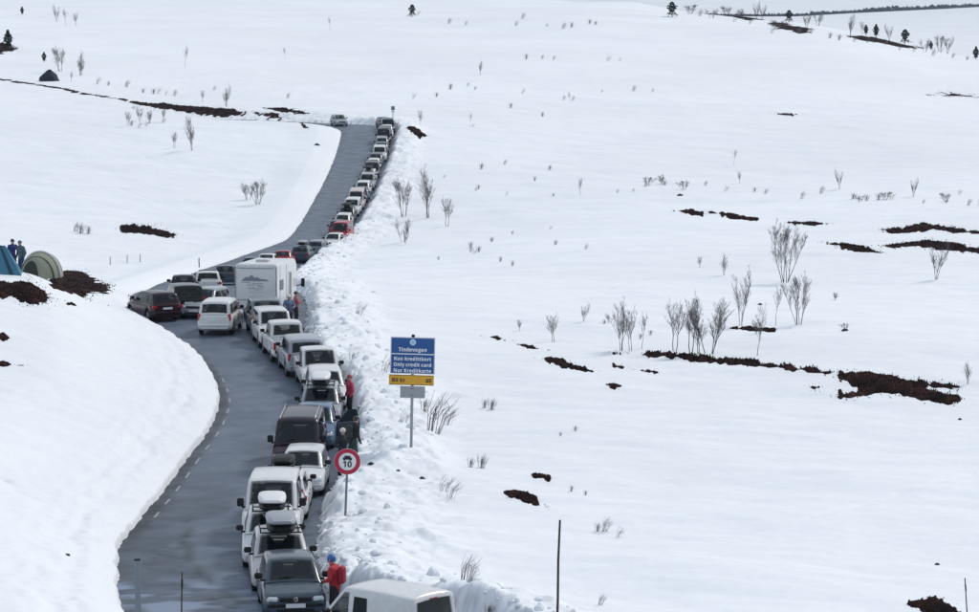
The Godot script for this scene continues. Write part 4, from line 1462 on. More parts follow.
	for k in 25:
		var t := k / 24.0
		var px := lerpf(-0.78, 0.72, t)
		var y0 := 2.02
		var y1 := 2.06 + 0.34 * maxf(0.0, sin(t * PI)) * (0.55 + 0.45 * absf(sin(t * 13.0))) * (0.8 + 0.4 * sin(t * 5.0 + 1.0))
		var now := [Vector3(-px, y0, zb), Vector3(-px, y1, zb)]
		if k > 0: quad(st, prevb[0], prevb[1], now[1], now[0])
		prevb = now
	for e in [[-0.55, 1.93, 0.5, 0.03], [0.1, 1.88, 0.62, 0.03], [-0.1, 1.80, 0.8, 0.025], [0.28, 1.72, 0.36, 0.03], [-0.25, 1.64, 0.42, 0.025], [0.1, 1.55, 0.3, 0.02]]:
		var a := Vector3(-e[0] - e[2] * 0.5, e[1], zb)
		quad(st, a, a + Vector3(0, e[3], 0), a + Vector3(e[2], e[3], 0), a + Vector3(e[2], 0, 0))
	part("landscape_print", done(st), ink, o, "grey print of peaks over water")
	st = tool()
	for e in [[-0.35, 1.40, 0.02, 0.52], [-0.12, 1.40, 0.02, 0.60], [0.10, 1.40, 0.02, 0.60], [0.33, 1.40, 0.02, 0.48], [0.0, 1.40, 0.70, 0.02], [0.0, 1.62, 0.74, 0.02]]:
		var a := Vector3(-e[0] - e[2] * 0.5, e[1], zb + 0.002)
		quad(st, a, a + Vector3(0, e[3], 0), a + Vector3(e[2], e[3], 0), a + Vector3(e[2], 0, 0))
	part("faint_print", done(st), ink2, o)
	# entrance on the bank side: closed door, added dark pane stands in for the doorway shade
	# facing away from us, the bank side is local -x
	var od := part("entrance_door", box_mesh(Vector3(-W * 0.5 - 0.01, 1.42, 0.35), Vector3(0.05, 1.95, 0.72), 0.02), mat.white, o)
	part("doorway_shade_pane", box_mesh(Vector3(-W * 0.5 - 0.016, 1.50, 0.35), Vector3(0.05, 1.62, 0.50), 0.02), mat.glass, od)
	part("step", box_mesh(Vector3(-W * 0.5 - 0.18, 0.30, 0.35), Vector3(0.36, 0.05, 0.6), 0.015), mat.plastic, o)
	for z in [-2.3, -0.6]:
		part("wall_seam", box_mesh(Vector3(-W * 0.5 - 0.004, 1.65, z), Vector3(0.02, 2.3, 0.04), 0.006), mat.silver, o)
	set_on_road(o, x, d, PI - 0.13, 4.0)

func text(words: String, h: float, m: Material, parent: Node, at: Vector3, called := "lettering", centre := true) -> void:
	var t := TextMesh.new()
	var fnt := SystemFont.new()
	fnt.font_names = PackedStringArray(["Droid Sans"])
	fnt.font_weight = 700
	t.font = fnt
	t.text = words
	t.font_size = 48
	t.pixel_size = h / 34.0
	t.depth = 0.008
	t.curve_step = 2.0
	if not centre: t.horizontal_alignment = HORIZONTAL_ALIGNMENT_LEFT
	var o := part(called, t, m, parent)
	o.position = at

func disc(st: SurfaceTool, c: Vector3, r0: float, r1: float, n := 28) -> void:
	for k in n:
		var a := TAU * k / n
		var b := TAU * (k + 1) / n
		var p := Vector3(cos(a), sin(a), 0)
		var q := Vector3(cos(b), sin(b), 0)
		quad(st, c + q * r0, c + q * r1, c + p * r1, c + p * r0)

func build_signs() -> void:
	# blue road information sign
	var b := hit(411, 453)
	var o := thing("road_sign", "tall blue road sign with white lettering over a yellow strip", "road sign", b + Vector3(0, -0.25, 0), -0.05)
	o.rotation.z = -0.022
	part("post", tube_mesh([Vector3(0, 0, 0), Vector3(0, 4.35, 0)], [0.055, 0.055], 10), mat.galv, o)
	var pn := part("blue_panel", box_mesh(Vector3(0, 3.68, 0.09), Vector3(1.64, 1.36, 0.04), 0.012), mat.sign_blue, o)
	var z := 0.116
	part("white_rule", box_mesh(Vector3(0, 3.74, z - 0.002), Vector3(1.58, 0.035, 0.012), 0.003), mat.sign_white, pn)
	for e in [[0.0, 4.345, 1.60, 0.018], [0.0, 3.015, 1.60, 0.018]]:
		part("border", box_mesh(Vector3(e[0], e[1], z - 0.002), Vector3(e[2], e[3], 0.010), 0.002), mat.sign_white, pn)
	for e in [-0.80, 0.80]:
		part("border", box_mesh(Vector3(e, 3.68, z - 0.002), Vector3(0.018, 1.30, 0.010), 0.002), mat.sign_white, pn)
	var st := tool()
	disc(st, Vector3(0, 4.18, z), 0.055, 0.115)
	disc(st, Vector3(0, 4.18, z), 0.0, 0.035, 12)
	for k in 8:
		var a := TAU * k / 8
		tube(st, [Vector3(cos(a) * 0.03, 4.18 + sin(a) * 0.03, z), Vector3(cos(a) * 0.06, 4.18 + sin(a) * 0.06, z)], [0.008, 0.008], 4)
	part("emblem", done(st), mat.sign_pale, pn, "pale blue round emblem")
	text("Tindevegen", 0.135, mat.sign_white, pn, Vector3(0, 3.90, z))
	text("Kun kredittkort", 0.13, mat.sign_white, pn, Vector3(0, 3.56, z))
	text("Only credit card", 0.13, mat.sign_white, pn, Vector3(0, 3.34, z))
	text("Nur Kreditkarte", 0.13, mat.sign_white, pn, Vector3(0, 3.12, z))
	var yp := part("yellow_strip", box_mesh(Vector3(-0.03, 2.77, 0.09), Vector3(1.66, 0.38, 0.04), 0.012), mat.sign_yellow, o)
	for e in [[0.0, 0.175, 1.62, 0.016], [0.0, -0.175, 1.62, 0.016]]:
		part("border", box_mesh(Vector3(e[0] - 0.03, 2.77 + e[1], z - 0.002), Vector3(e[2], e[3], 0.010), 0.002), mat.sign_black, yp)
	text("Bil kr", 0.14, mat.sign_black, yp, Vector3(-0.76, 2.76, z), "lettering", false)
	text("60", 0.14, mat.sign_black, yp, Vector3(0.50, 2.76, z), "lettering", false)
	var gp := part("grey_plate", box_mesh(Vector3(0.02, 2.32, 0.085), Vector3(0.92, 0.44, 0.03), 0.01), mat.galv, o, "blank grey sign back plate")
	for y in [2.2, 2.45]: part("clamp", box_mesh(Vector3(0, y, 0.04), Vector3(0.16, 0.05, 0.12), 0.01), mat.galv, gp)
	part("clamp", box_mesh(Vector3(0, 4.40, 0.0), Vector3(0.12, 0.10, 0.12), 0.02), mat.plastic, o)
	# round prohibition sign
	b = hit(345, 512)
	o = thing("prohibition_sign", "round red-ringed road sign with a black vehicle symbol", "road sign", b + Vector3(0, -0.2, 0), 0.0)
	o.rotation.z = -0.045
	part("post", tube_mesh([Vector3(0, 0, 0), Vector3(0, 2.45, 0)], [0.04, 0.04], 8), mat.post_grey, o)
	st = tool()
	var fr := tool()
	lathe_x(fr, [Vector2(-0.012, 0.001), Vector2(-0.012, 0.43), Vector2(0.008, 0.435), Vector2(0.012, 0.425), Vector2(0.012, 0.001)], 32)
	var pl := part("plate", done(fr), mat.sign_white, o)
	pl.position = Vector3(0, 2.03, 0.06)
	pl.rotation.y = -PI / 2
	st = tool()
	disc(st, Vector3(0, 2.03, 0.077), 0.29, 0.428, 36)
	part("red_ring", done(st), mat.sign_red, o)
	st = tool()
	var zc := 0.078
	cbox(st, Vector3(0, 2.13, zc), Vector3(0.30, 0.07, 0.006), 0.002)
	cbox(st, Vector3(0.0, 2.19, zc), Vector3(0.20, 0.07, 0.006), 0.002)
	for e in [-0.10, 0.10]: cbox(st, Vector3(e, 2.085, zc), Vector3(0.06, 0.045, 0.006), 0.002)
	part("vehicle_symbol", done(st), mat.sign_black, o)
	text("10", 0.20, mat.sign_black, o, Vector3(0, 1.94, 0.078))
	# small sign on the crest
	b = hit(393, 123)
	o = thing("crest_sign", "small dark square road sign on the crest above the far row", "road sign", b)
	part("post", tube_mesh([Vector3(0, -0.2, 0), Vector3(0, 1.9, 0)], [0.05, 0.05], 6), mat.galv, o)
	part("plate", box_mesh(Vector3(0, 1.75, 0.06), Vector3(0.5, 0.55, 0.03), 0.01), mat.post_grey, o)
	part("back_strip", box_mesh(Vector3(0, 1.28, 0.06), Vector3(0.5, 0.2, 0.03), 0.01), mat.sign_white, o)

func pole(called: String, label: String, px: float, d: float, top_px: float, top_y: float, r: float, m: Material, square := false) -> void:
	var x := px_x(px, d)
	var g := ground(x, d)
	var rr := ray(top_px, top_y)
	var tp := Vector3(0, CAM_Y, 0) + rr * (d / -rr.z)
	var o := thing(called, label, "pole", g)
	var v := tp - g
	if square:
		part("shaft", box_mesh(Vector3(0, v.y * 0.5 - 0.2, 0), Vector3(r * 2, v.y + 0.4, r * 2), 0.012), m, o)
		part("cap", box_mesh(Vector3(0, v.y + 0.01, 0), Vector3(r * 2.3, 0.03, r * 2.3), 0.008), mat.plastic, o)
	else:
		part("shaft", tube_mesh([Vector3(0, -0.4, 0), v * 0.33 + Vector3(0.012, 0, 0), v * 0.66 - Vector3(0.01, 0, 0), v], [r, r * 0.95, r * 0.9, r * 0.8], 8), m, o)
		if called == "snow_stake":
			part("reflector_band", tube_mesh([v * 0.86, v * 0.93], [r * 1.12, r * 1.12], 8), mat.plastic, o)

func build_posts() -> void:
	pole("wooden_pole", "tall weathered wooden pole standing alone in the open snow", 556, 68.0, 560, 520, 0.035, mat.wood)
	pole("marker_post", "grey square marker post at the left road edge", 139, 66.0, 139, 560, 0.065, mat.post_grey, true)
	pole("snow_stake", "thin dark snow stake beside the grey marker post", 182, 64.5, 182, 572, 0.022, mat.wood)
	pole("snow_stake", "thin leaning snow stake near the heather at the field edge", 972, 68.0, 965, 578, 0.018, mat.wood)
	pole("snow_stake", "thin snow stake on the far left bank of the bend", 199, 246.0, 199, 258, 0.05, mat.wood)
	for e in [[110, 266, 10], [127, 264, 9], [140, 263, 10]]:
		var g := hit(e[0], e[1])
		var o := thing("roadside_stick", "short dark stick in the snow beyond the tents", "stick", g, 0.0, "three sticks in the snow beyond the tents")
		part("shaft", tube_mesh([Vector3(0, -0.2, 0), Vector3(0.03, 0.75, 0)], [0.035, 0.03], 5), mat.wood, o)

func dome(a: float, b: float, h: float, seg := 18, rows := 8, pw := 1.0) -> ArrayMesh:
	var st := tool()
	var rings := []
	for k in rows + 1:
		var t := k / float(rows) * PI * 0.5
		var ring := []
		for j in seg:
			var q := TAU * j / seg
			var rr := pow(cos(t), pw) + 0.001
			ring.append(Vector3(cos(q) * a * rr, sin(t) * h, sin(q) * b * rr))
		rings.append(ring)
	loft(st, rings, false)
	return done(st)

func build_tents() -> void:
	var tan_m := flat(lin(0.26, 0.27, 0.21), 0.85)
	var tan_d := flat(lin(0.035, 0.045, 0.032), 0.9)
	var tan_l := flat(lin(0.52, 0.53, 0.50), 0.8)
	tan_m.backlight_enabled = true
	tan_m.backlight = Color(0.25, 0.25, 0.2)
	var g := ground(px_x(43, 142.5), 142.5)
	var o := thing("dome_tent", "tan dome tent with pale arch behind the heather mounds", "tent", g + Vector3(0.0, 0.0, 0.0), -0.25)
	o.scale = Vector3(1.08, 1.05, 1.08)
	var c := part("canopy", dome(0.98, 1.2, 1.22), tan_m, o)
	var st := tool()
	var pts := []
	var rad := []
	for k in 15:
		var a := PI * k / 14.0
		pts.append(Vector3(cos(a) * 1.0, sin(a) * 1.24, 0.12))
		rad.append(0.06)
	tube(st, pts, rad, 6)
	part("pole_sleeve", done(st), tan_l, o)
	pts = []
	rad = []
	for k in 15:
		var a := PI * k / 14.0
		pts.append(Vector3(cos(a) * 0.86, sin(a) * 1.03, 0.60))
		rad.append(0.035)
	st = tool()
	tube(st, pts, rad, 6)
	part("pole_sleeve", done(st), tan_d, o)
	st = tool()
	var prev := []
	for k in 13:
		var t := k / 12.0
		var xx := lerpf(-0.58, 0.30, t)
		var hh := 0.86 * sqrt(maxf(0.0, 1.0 - pow((xx + 0.14) / 0.46, 2.0)))
		var col := []
		for j in 7:
			var y := hh * j / 6.0
			var w := sqrt(maxf(0.02, 1.0 - pow(y / 1.22, 2.0)))
			var zz := 1.2 * sqrt(maxf(0.0, w * w - pow(xx / 0.98, 2.0)))
			col.append(Vector3(xx, y, zz + 0.02))
		if k > 0:
			for j in 6: quad(st, prev[j], prev[j + 1], col[j + 1], col[j])
		prev = col
	part("door_flap", done(st), tan_d, o)
	# blue tent cut by the frame edge: a ridge tent with darker panels
	var bl := flat(lin(0.05, 0.17, 0.26), 0.8)
	var bd := flat(lin(0.012, 0.05, 0.085), 0.85)
	bl.backlight_enabled = true
	bl.backlight = Color(0.05, 0.12, 0.2)
	g = ground(px_x(0, 140.0), 140.0)
	o = thing("ridge_tent", "teal blue ridge tent with dark seams at the snowy hilltop", "tent", g + Vector3(-0.2, -0.25, 0.0), 0.12)
	st = tool()
	st.set_smooth_group(-1)
	var A := Vector3(-1.5, 0, 1.0)
	var B := Vector3(1.42, 0, 1.0)
	var C := Vector3(1.42, 0, -1.0)
	var D2 := Vector3(-1.5, 0, -1.0)
	var E1 := Vector3(-0.95, 1.6, 0)
	var E2 := Vector3(0.55, 1.55, 0)
	quad(st, A, E1, E2, B)
	quad(st, C, E2, E1, D2)
	tri(st, B, E2, C)
	tri(st, D2, E1, A)
	part("canopy", done(st), bl, o)
	for t in [0.30, 0.55, 0.80]:
		st = tool()
		var lo2 := A.lerp(B, t)
		var hi2 := E1.lerp(E2, t)
		var nrm := Vector3(0, 0.5, 0.85) * 0.012
		quad(st, lo2 + nrm, hi2 + nrm, hi2 + Vector3(0.10, 0, 0) + nrm, lo2 + Vector3(0.22, 0, 0) + nrm)
		part("seam_panel", done(st), bd, o)
	for e in [[B, Vector3(1.95, 0.02, 1.35)], [C, Vector3(1.95, 0.02, -1.3)]]:
		part("guy_rope", tube_mesh([e[0] + Vector3(-0.5, 0.75, -0.2), e[1]], [0.008, 0.008], 4), mat.plastic, o)
	# dark boulder far up the left slope
	g = hit(49, 81)
	var br := thing("boulder", "big dark boulder on the upper slope", "boulder", g)
	st = tool()
	var rings := []
	for k in 7:
		var t := k / 6.0
		var ring := []
		for j in 12:
			var q := TAU * j / 12
			var rr := 1.0 - pow(t, 1.8) + 0.02 + 0.34 * n_mid.get_noise_3d(cos(q) * 5, t * 6, sin(q) * 5)
			ring.append(Vector3(cos(q) * 1.75 * rr + t * 0.1, t * 2.1 - 0.15, sin(q) * 1.5 * rr))
		rings.append(ring)
	loft(st, rings)
	part("rock", done(st), flat(lin(0.014, 0.020, 0.030), 0.9), br)

func build_front_van() -> void:
	var d := 68.4
	var o := car("panelvan", "white", px_x(377, d), d, 0.0, "white panel van standing crosswise below the person in red", "", {"fine": true})
	var f := Vector3(-0.74, 0, -0.67)
	set_on_road(o, px_x(377, d), d, atan2(f.x, f.z), 2.5)
	# small cab-side window behind the door, and the frame round the rear glass
	for sg in [-1.0, 1.0]:
		var y0 := 1.07
		var y1 := 1.62
		var s: Dictionary = KINDS.panelvan
		var st := tool()
		var L: float = s.L
		quad(st, Vector3(sg * (cabin_w(s, 2.05, y0) + 0.009), y0, L * 0.5 - 2.05), Vector3(sg * (cabin_w(s, 2.05, y1) + 0.009), y1, L * 0.5 - 2.08), Vector3(sg * (cabin_w(s, 2.5, y1) + 0.009), y1, L * 0.5 - 2.52), Vector3(sg * (cabin_w(s, 2.5, y0) + 0.009), y0, L * 0.5 - 2.56))
		part("side_window", done(st), mat.glass, o)
	part("brake_light", box_mesh(Vector3(0, 1.72, -1.985), Vector3(0.26, 0.03, 0.03), 0.008), mat.lamp_red, o)

# ------------------------------------------------------------------ bare birches, twigs, heather, pines
var birch_kit := []
func limb(st: SurfaceTool, tw: SurfaceTool, p: Vector3, dir: Vector3, len_: float, r: float, level: int) -> void:
	var pts := [p]
	var rad := [r]
	var n := 5 if level == 0 else (3 if level < 3 else 1)
	var q := p
	var dd := dir
	for k in n:
		dd = (dd + Vector3(rng.randf_range(-0.16, 0.16), 0.06, rng.randf_range(-0.16, 0.16))).normalized()
		q += dd * len_ / n
		pts.append(q)
		rad.append(r * (1.0 - 0.75 * (k + 1) / n))
	tube(st if level == 0 else tw, pts, rad, 5 if level == 0 else 3, false)
	if level >= 3: return
	var kids: int = [13, 8, 5][level]
	for k in kids:
		var t := rng.randf_range(0.25 if level == 0 else 0.15, 0.98)
		var at := int(t * n)
		var pos: Vector3 = pts[at].lerp(pts[mini(at + 1, n)], t * n - at)
		var a := rng.randf() * TAU
		var side := Vector3(cos(a), 0.0, sin(a))
		var nd := (dir * 0.75 + side * rng.randf_range(0.35, 0.7) + Vector3(0, 0.25, 0)).normalized()
		limb(st, tw, pos, nd, len_ * rng.randf_range(0.32, 0.55) * (1.1 - 0.55 * t), maxf(r * 0.42 * (1.2 - t * 0.6), 0.0017), level + 1)

func make_birches() -> void:
	# one metre of height each; stems, spread
	for e in [[1, 0.05], [3, 0.14], [4, 0.2], [2, 0.12], [6, 0.26], [1, 0.08]]:
		var parts := []
		for s in e[0]:
			var st := tool()
			var tw := tool()
			var a := rng.randf() * TAU
			var sp: float = e[1]
			limb(st, tw, Vector3(cos(a) * sp * 0.35, -0.03, sin(a) * sp * 0.25), Vector3(cos(a) * sp, 1.0, sin(a) * sp).normalized(), rng.randf_range(0.92, 1.1), 0.0095, 0)
			parts.append([done(st), done(tw)])
		birch_kit.append(parts)

func birch(px: float, py: float, hpx: float, which: int, label: String, group := "", wide := 1.0, called := "bare_birch") -> void:
	var g := hit(px, py)
	var h := hpx / FOC * -g.z
	var o := thing(called, label, "birch" if called == "bare_birch" else "shrub", g + Vector3(0, -0.06, 0), rng.randf() * TAU, group)
	for e in birch_kit[which]:
		var a := part("trunk" if called == "bare_birch" else "stem", e[0], mat.bark, o)
		var b := part("twigs", e[1], mat.twig, a)
		a.scale = Vector3(h * wide, h, h * wide)

func tuft_mesh(n: int, lean: float, sd: int) -> ArrayMesh:
	var r := RandomNumberGenerator.new()
	r.seed = sd
	var st := tool()
	for k in n:
		var a := r.randf() * TAU
		var b := Vector3(cos(a), 0, sin(a)) * r.randf() * 0.22
		var tip := b * r.randf_range(1.5, 3.0) + Vector3(lean + r.randf_range(-0.12, 0.12), r.randf_range(0.45, 1.0), r.randf_range(-0.1, 0.1))
		var mid := b.lerp(tip, 0.5) + Vector3(-lean * 0.18, 0.05, 0)
		tube(st, [b - Vector3(0, 0.1, 0), mid, tip], [0.009, 0.007, 0.003], 3, false)
		for j in 3:
			var p := b.lerp(tip, r.randf_range(0.3, 0.8))
			tube(st, [p, p + Vector3(r.randf_range(-0.16, 0.16) + lean * 0.2, r.randf_range(0.1, 0.25), r.randf_range(-0.1, 0.1))], [0.005, 0.002], 3, false)
	return done(st)

func tuft(px: float, py: float, hpx: float, m: ArrayMesh, label: String, group: String) -> void:
	var g := hit(px, py)
	var h := hpx / FOC * -g.z
	var o := part("twig_tuft", m, mat.twig, self)
	o.position = g
	o.rotation.y = rng.randf_range(-0.5, 0.5)
	o.scale = Vector3(h, h, h) * 1.1
	tag(o, label, "twigs", group)

# a patch of bare heather ground: outline in photograph pixels, laid on the slope, with its own mounded thickness
func heather(outline: Array, label: String, hump := 0.16, sparse := 0.0, grp := "") -> void:
	var poly := PackedVector2Array()
	var lo := Vector2(1e9, 1e9)
	var hi := -lo
	for e in outline:
		var g := hit(e[0], e[1])
		var p := Vector2(g.x, -g.z)
		poly.append(p)
		lo = lo.min(p)
		hi = hi.max(p)
	lo -= Vector2(0.6, 1.0)
	hi += Vector2(0.6, 1.0)
	var area := (hi - lo).x * (hi - lo).y
	var cell := clampf(sqrt(area / 3600.0), 0.05, 0.6)
	var cz := cell * 1.6
	var nx := int((hi.x - lo.x) / cell) + 2
	var nz := int((hi.y - lo.y) / cz) + 2
	var ys := PackedFloat32Array()
	var keep := PackedFloat32Array()
	ys.resize(nx * nz)
	keep.resize(nx * nz)
	var em := 0.05
	for j in range(0, nz, 2):
		for i in range(0, nx, 2):
			var p := lo + Vector2(i * cell, j * cz)
			if not Geometry2D.is_point_in_polygon(p, poly): continue
			var best := 1e9
			for k in poly.size():
				var c := Geometry2D.get_closest_point_to_segment(p, poly[k], poly[(k + 1) % poly.size()])
				best = minf(best, Vector2((p - c).x, (p - c).y * 0.5).length())
			em = maxf(em, best)
	for j in nz:
		for i in nx:
			var p := lo + Vector2(i * cell, j * cz)
			var best := 1e9
			for k in poly.size():
				var c := Geometry2D.get_closest_point_to_segment(p, poly[k], poly[(k + 1) % poly.size()])
				best = minf(best, Vector2((p - c).x, (p - c).y * 0.5).length())
			var e := best if Geometry2D.is_point_in_polygon(p, poly) else -best
			var sc := clampf(p.y / 130.0, 0.6, 3.0)
			e += em * 0.25 * n_mid.get_noise_2d(p.x * 1.2 / sc, p.y * 0.6 / sc) + minf(em * 1.1, 0.7 * sc) * (0.35 * n_fine.get_noise_2d(p.x * 0.8 / sc, p.y * 0.25 / sc) + 0.45 * n_fine.get_noise_2d(p.x * 2.2 / sc + 30.0, p.y * 0.6 / sc)) - em * sparse * (0.3 + 3.0 * maxf(0.0, n_fine.get_noise_2d(p.x * 0.7 / sc + 50.0, p.y * 0.3 / sc)))
			keep[j * nx + i] = e
			ys[j * nx + i] = height(p.x, p.y) - 0.10 + (hump * 0.5 + 0.10) * sstep(-0.25 * em, 0.6 * em, e) + n_fine.get_noise_2d(p.x, p.y) * 0.09 * sstep(0.0, 0.5 * em, e)
	var st := tool()
	var sp := tool()
	var any := false
	for j in nz - 1:
		for i in nx - 1:
			var k := j * nx + i
			if maxf(maxf(keep[k], keep[k + 1]), maxf(keep[k + nx], keep[k + nx + 1])) < -0.55 * em: continue
			any = true
			var v := []
			var cc := []
			for q in [[0, 0], [1, 0], [1, 1], [0, 1]]:
				var p := lo + Vector2((i + q[0]) * cell, (j + q[1]) * cz)
				v.append(Vector3(p.x, ys[k + q[0] + q[1] * nx], -p.y))
				var t := 0.5 + 0.9 * n_mid.get_noise_2d(p.x * 1.7, p.y * 1.1)
				var t2 := 0.5 + 0.8 * n_fine.get_noise_2d(p.x * 2.0, p.y * 2.0)
				cc.append(Color(lerpf(0.010, 0.075, t * t2), lerpf(0.008, 0.034, t * t2), lerpf(0.009, 0.030, t * t2)))
			for q in [0, 2, 1, 0, 3, 2]:
				st.set_color(cc[q])
				st.add_vertex(v[q])
			# sprigs standing up out of it
			var fringe: bool = keep[k] <= 0.0 and keep[k] > -0.3 * em and rng.randf() < 0.16
			if keep[k] > 0.0 or fringe:
				for s in (1 if fringe else 2):
					var b: Vector3 = v[0].lerp(v[2], rng.randf()) + Vector3(rng.randf_range(-0.5, 0.5) * cell, 0.07 if fringe else -0.02, 0)
					var hh := clampf(cell * 0.6, 0.04, 0.12) * rng.randf_range(0.5, 1.3)
					var w := hh * 0.35
					var tip := b + Vector3(rng.randf_range(-0.5, 0.5) * hh, hh, rng.randf_range(-0.5, 0.5) * hh)
					var tone := rng.randf_range(0.4, 1.3)
					if rng.randf() < 0.10: tone = 3.0
					sp.set_color(Color(0.040 * tone, 0.024 * tone, 0.020 * tone))
					tri(sp, b - Vector3(w, 0, rng.randf_range(-w, w)), b + Vector3(w, 0, rng.randf_range(-w, w)), tip)
	if not any: return
	var o := thing("heather_patch", label, "heather", Vector3.ZERO, 0.0, grp)
	part("bare_ground", done(st), mat.heath, o)
	var sm := part("sprigs", done(sp), mat.heath, o)
	sm.set_meta("kind", "stuff")

var pine_kit := []
func make_pines() -> void:
	for v in 3:
		var st := tool()
		tube(st, [Vector3(0, -0.1, 0), Vector3(0.02, 0.5, 0), Vector3(0.0, 0.92, 0)], [0.035, 0.028, 0.008], 6)
		var cr := tool()
		var n := 700
		for k in n:
			var t: float = pow(rng.randf(), 0.8)
			var y := lerpf(0.16, 1.0, t)
			var layer := absf(fmod(y * 6.5, 1.0) - 0.5) * 2.0
			var R := (0.36 if v != 1 else 0.52) * (1.0 - t * (0.85 if v != 1 else 0.78)) * (0.55 + 0.45 * layer) * (0.8 + 0.4 * sin(y * 9.0 + v))
			var a := rng.randf() * TAU
			var rr: float = R * sqrt(rng.randf_range(0.15, 1.0))
			var p := Vector3(cos(a) * rr, y - rr * 0.25, sin(a) * rr)
			var s := rng.randf_range(0.025, 0.055)
			var u := Vector3(rng.randf_range(-1, 1), rng.randf_range(-0.6, 0.6), rng.randf_range(-1, 1)).normalized()
			var w := u.cross(Vector3(rng.randf_range(-1, 1), rng.randf_range(-1, 1), rng.randf_range(-1, 1))).normalized()
			quad(cr, p - u * s, p + w * s * 0.7, p + u * s, p - w * s * 0.7)
		pine_kit.append([done(st), done(cr)])

func pine(px: float, py: float, hpx: float, v: int, label: String, group := "") -> void:
	var g := hit(px, py)
	var h := hpx / FOC * -g.z
	var o := thing("pine_tree", label, "pine", g, rng.randf() * TAU, group)
	var a := part("trunk", pine_kit[v][0], mat.bark, o)
	var b := part("crown", pine_kit[v][1], mat.needle, o)
	a.scale = Vector3(h, h, h)
	b.scale = Vector3(h * 1.35, h, h * 1.35)

func build_plants() -> void:
	make_birches()
	make_pines()
	var mid := "birches standing on the heather line in the middle of the field"
	birch(690, 354, 56, 3, "tall bare birch, tallest of the clump on the heather line", mid)
	birch(709, 354, 52, 2, "many-stemmed bare birch beside the tallest birch of the clump", mid)
	birch(675, 352, 48, 3, "two-stemmed bare birch at the left foot of the clump", mid)
	birch(699, 354, 40, 1, "short bare birch wedged inside the heather line clump", mid)
	birch(621, 350, 44, 1, "open bare birch thicket at the thin end of the heather line", mid, 0.8)
	birch(631, 350, 42, 3, "slim bare birch next to the open thicket", mid, 0.8)
	birch(642, 350, 36, 0, "low single-stem birch next to the slim one", mid, 0.8)
	birch(740, 326, 48, 1, "narrow upright birch above the dark strip of heather", "", 0.7)
	birch(785, 283, 50, 4, "broad bushy birch standing highest on the open field", "", 0.85)
	birch(776, 326, 40, 0, "very thin single birch between two birch clumps", "", 0.7)
	birch(799, 326, 42, 4, "fan of thin birch stems right of the thin single birch", "", 0.8)
	birch(757, 357, 44, 5, "pale low birch in front of the dark strip of heather", "", 0.9)
	birch(554, 342, 28, 3, "small bare birch by the upper heather spots", "", 1.1)
	birch(935, 280, 32, 1, "lone vase-shaped birch below the long heather streak", "", 1.0)
	birch(404, 216, 32, 4, "birch thicket closest to the far row of cars", "", 0.8)
	birch(428, 219, 42, 1, "tall birch of the trio beside the far row", "", 0.9)
	birch(447, 227, 28, 3, "lowest birch of the trio beside the far row", "", 1.1)
	birch(403, 242, 22, 2, "faint shrub under the birch trio", "", 0.9, "bare_shrub")
	birch(968, 386, 20, 1, "small shrub at the end of the big heather patch", "", 1.0, "bare_shrub")
	birch(757, 334, 14, 2, "little shrub on the dark strip of heather", "", 1.2, "bare_shrub")
	var fl := "thin shrubs scattered over the far slopes"
	for e in [[258, 205, 20, 4, 1.2], [248, 200, 16, 2, 1.2], [192, 151, 26, 1, 0.9], [174, 149, 16, 3, 1.0], [734, 166, 16, 0, 0.8], [580, 196, 18, 0, 0.6], [913, 197, 16, 1, 0.8], [185, 68, 20, 0, 0.7], [226, 107, 18, 1, 0.8], [60, 72, 20, 4, 0.9], [80, 76, 20, 1, 0.8], [57, 22, 14, 1, 0.9], [66, 26, 16, 0, 0.9], [76, 26, 12, 3, 1.0], [128, 126, 14, 3, 1.2], [140, 122, 12, 1, 1.2], [150, 124, 12, 2, 1.2], [163, 122, 14, 3, 1.0], [190, 128, 10, 1, 1.0], [648, 186, 8, 4, 2.0], [662, 185, 9, 2, 2.0], [684, 190, 8, 4, 2.0], [724, 276, 18, 1, 0.9], [700, 268, 12, 3, 1.0], [583, 322, 16, 1, 1.0], [610, 322, 9, 2, 1.5], [470, 128, 14, 0, 0.6], [885, 200, 7, 4, 2.5], [860, 202, 7, 2, 2.5], [946, 202, 8, 4, 2.0], [570, 104, 12, 0, 0.7], [480, 75, 12, 1, 0.8], [330, 30, 12, 0, 0.8], [285, 60, 12, 0, 0.7], [835, 300, 8, 2, 1.5], [520, 330, 12, 3, 1.2], [845, 330, 6, 4, 2.0]]:
		birch(e[0], e[1], e[2], e[3], "thin bare shrub poking out of the far snow slope", fl, e[4], "bare_shrub")
	var tops := "dark shrubs along the snow crest"
	for e in [[690, 14, 8, 4, 2.2], [712, 18, 8, 2, 2.2], [727, 15, 8, 4, 2.0], [741, 19, 9, 2, 2.2], [756, 12, 14, 1, 1.0], [762, 13, 12, 1, 1.0], [777, 30, 8, 4, 2.2], [806, 30, 16, 1, 1.0], [818, 26, 12, 2, 1.3], [850, 38, 20, 1, 0.8], [862, 33, 12, 3, 1.0], [890, 42, 14, 1, 1.0], [940, 52, 14, 4, 1.2], [947, 53, 14, 1, 1.1], [925, 52, 12, 2, 1.2]]:
		birch(e[0], e[1], e[2], e[3], "dark bare shrub growing along the snow crest", tops, e[4], "bare_shrub")
	pine(672, 17, 15, 1, "round dark pine standing alone at the head of the crest")
	pine(412, 17, 12, 1, "small dark pine on the highest snow slope")
	pine(789, 19, 12, 1, "dark pine with a windblown top among crest shrubs")
	pine(866, 34, 10, 2, "slim dark pine beside a taller slim pine")
	pine(876, 37, 13, 2, "taller of two slim dark pines on the crest")
	pine(905, 44, 14, 1, "widest dark pine low on the crest")
	pine(931, 50, 9, 2, "small round pine between wide pine and shrubs")
	pine(976, 56, 13, 2, "dark pine at the low end of the crest")
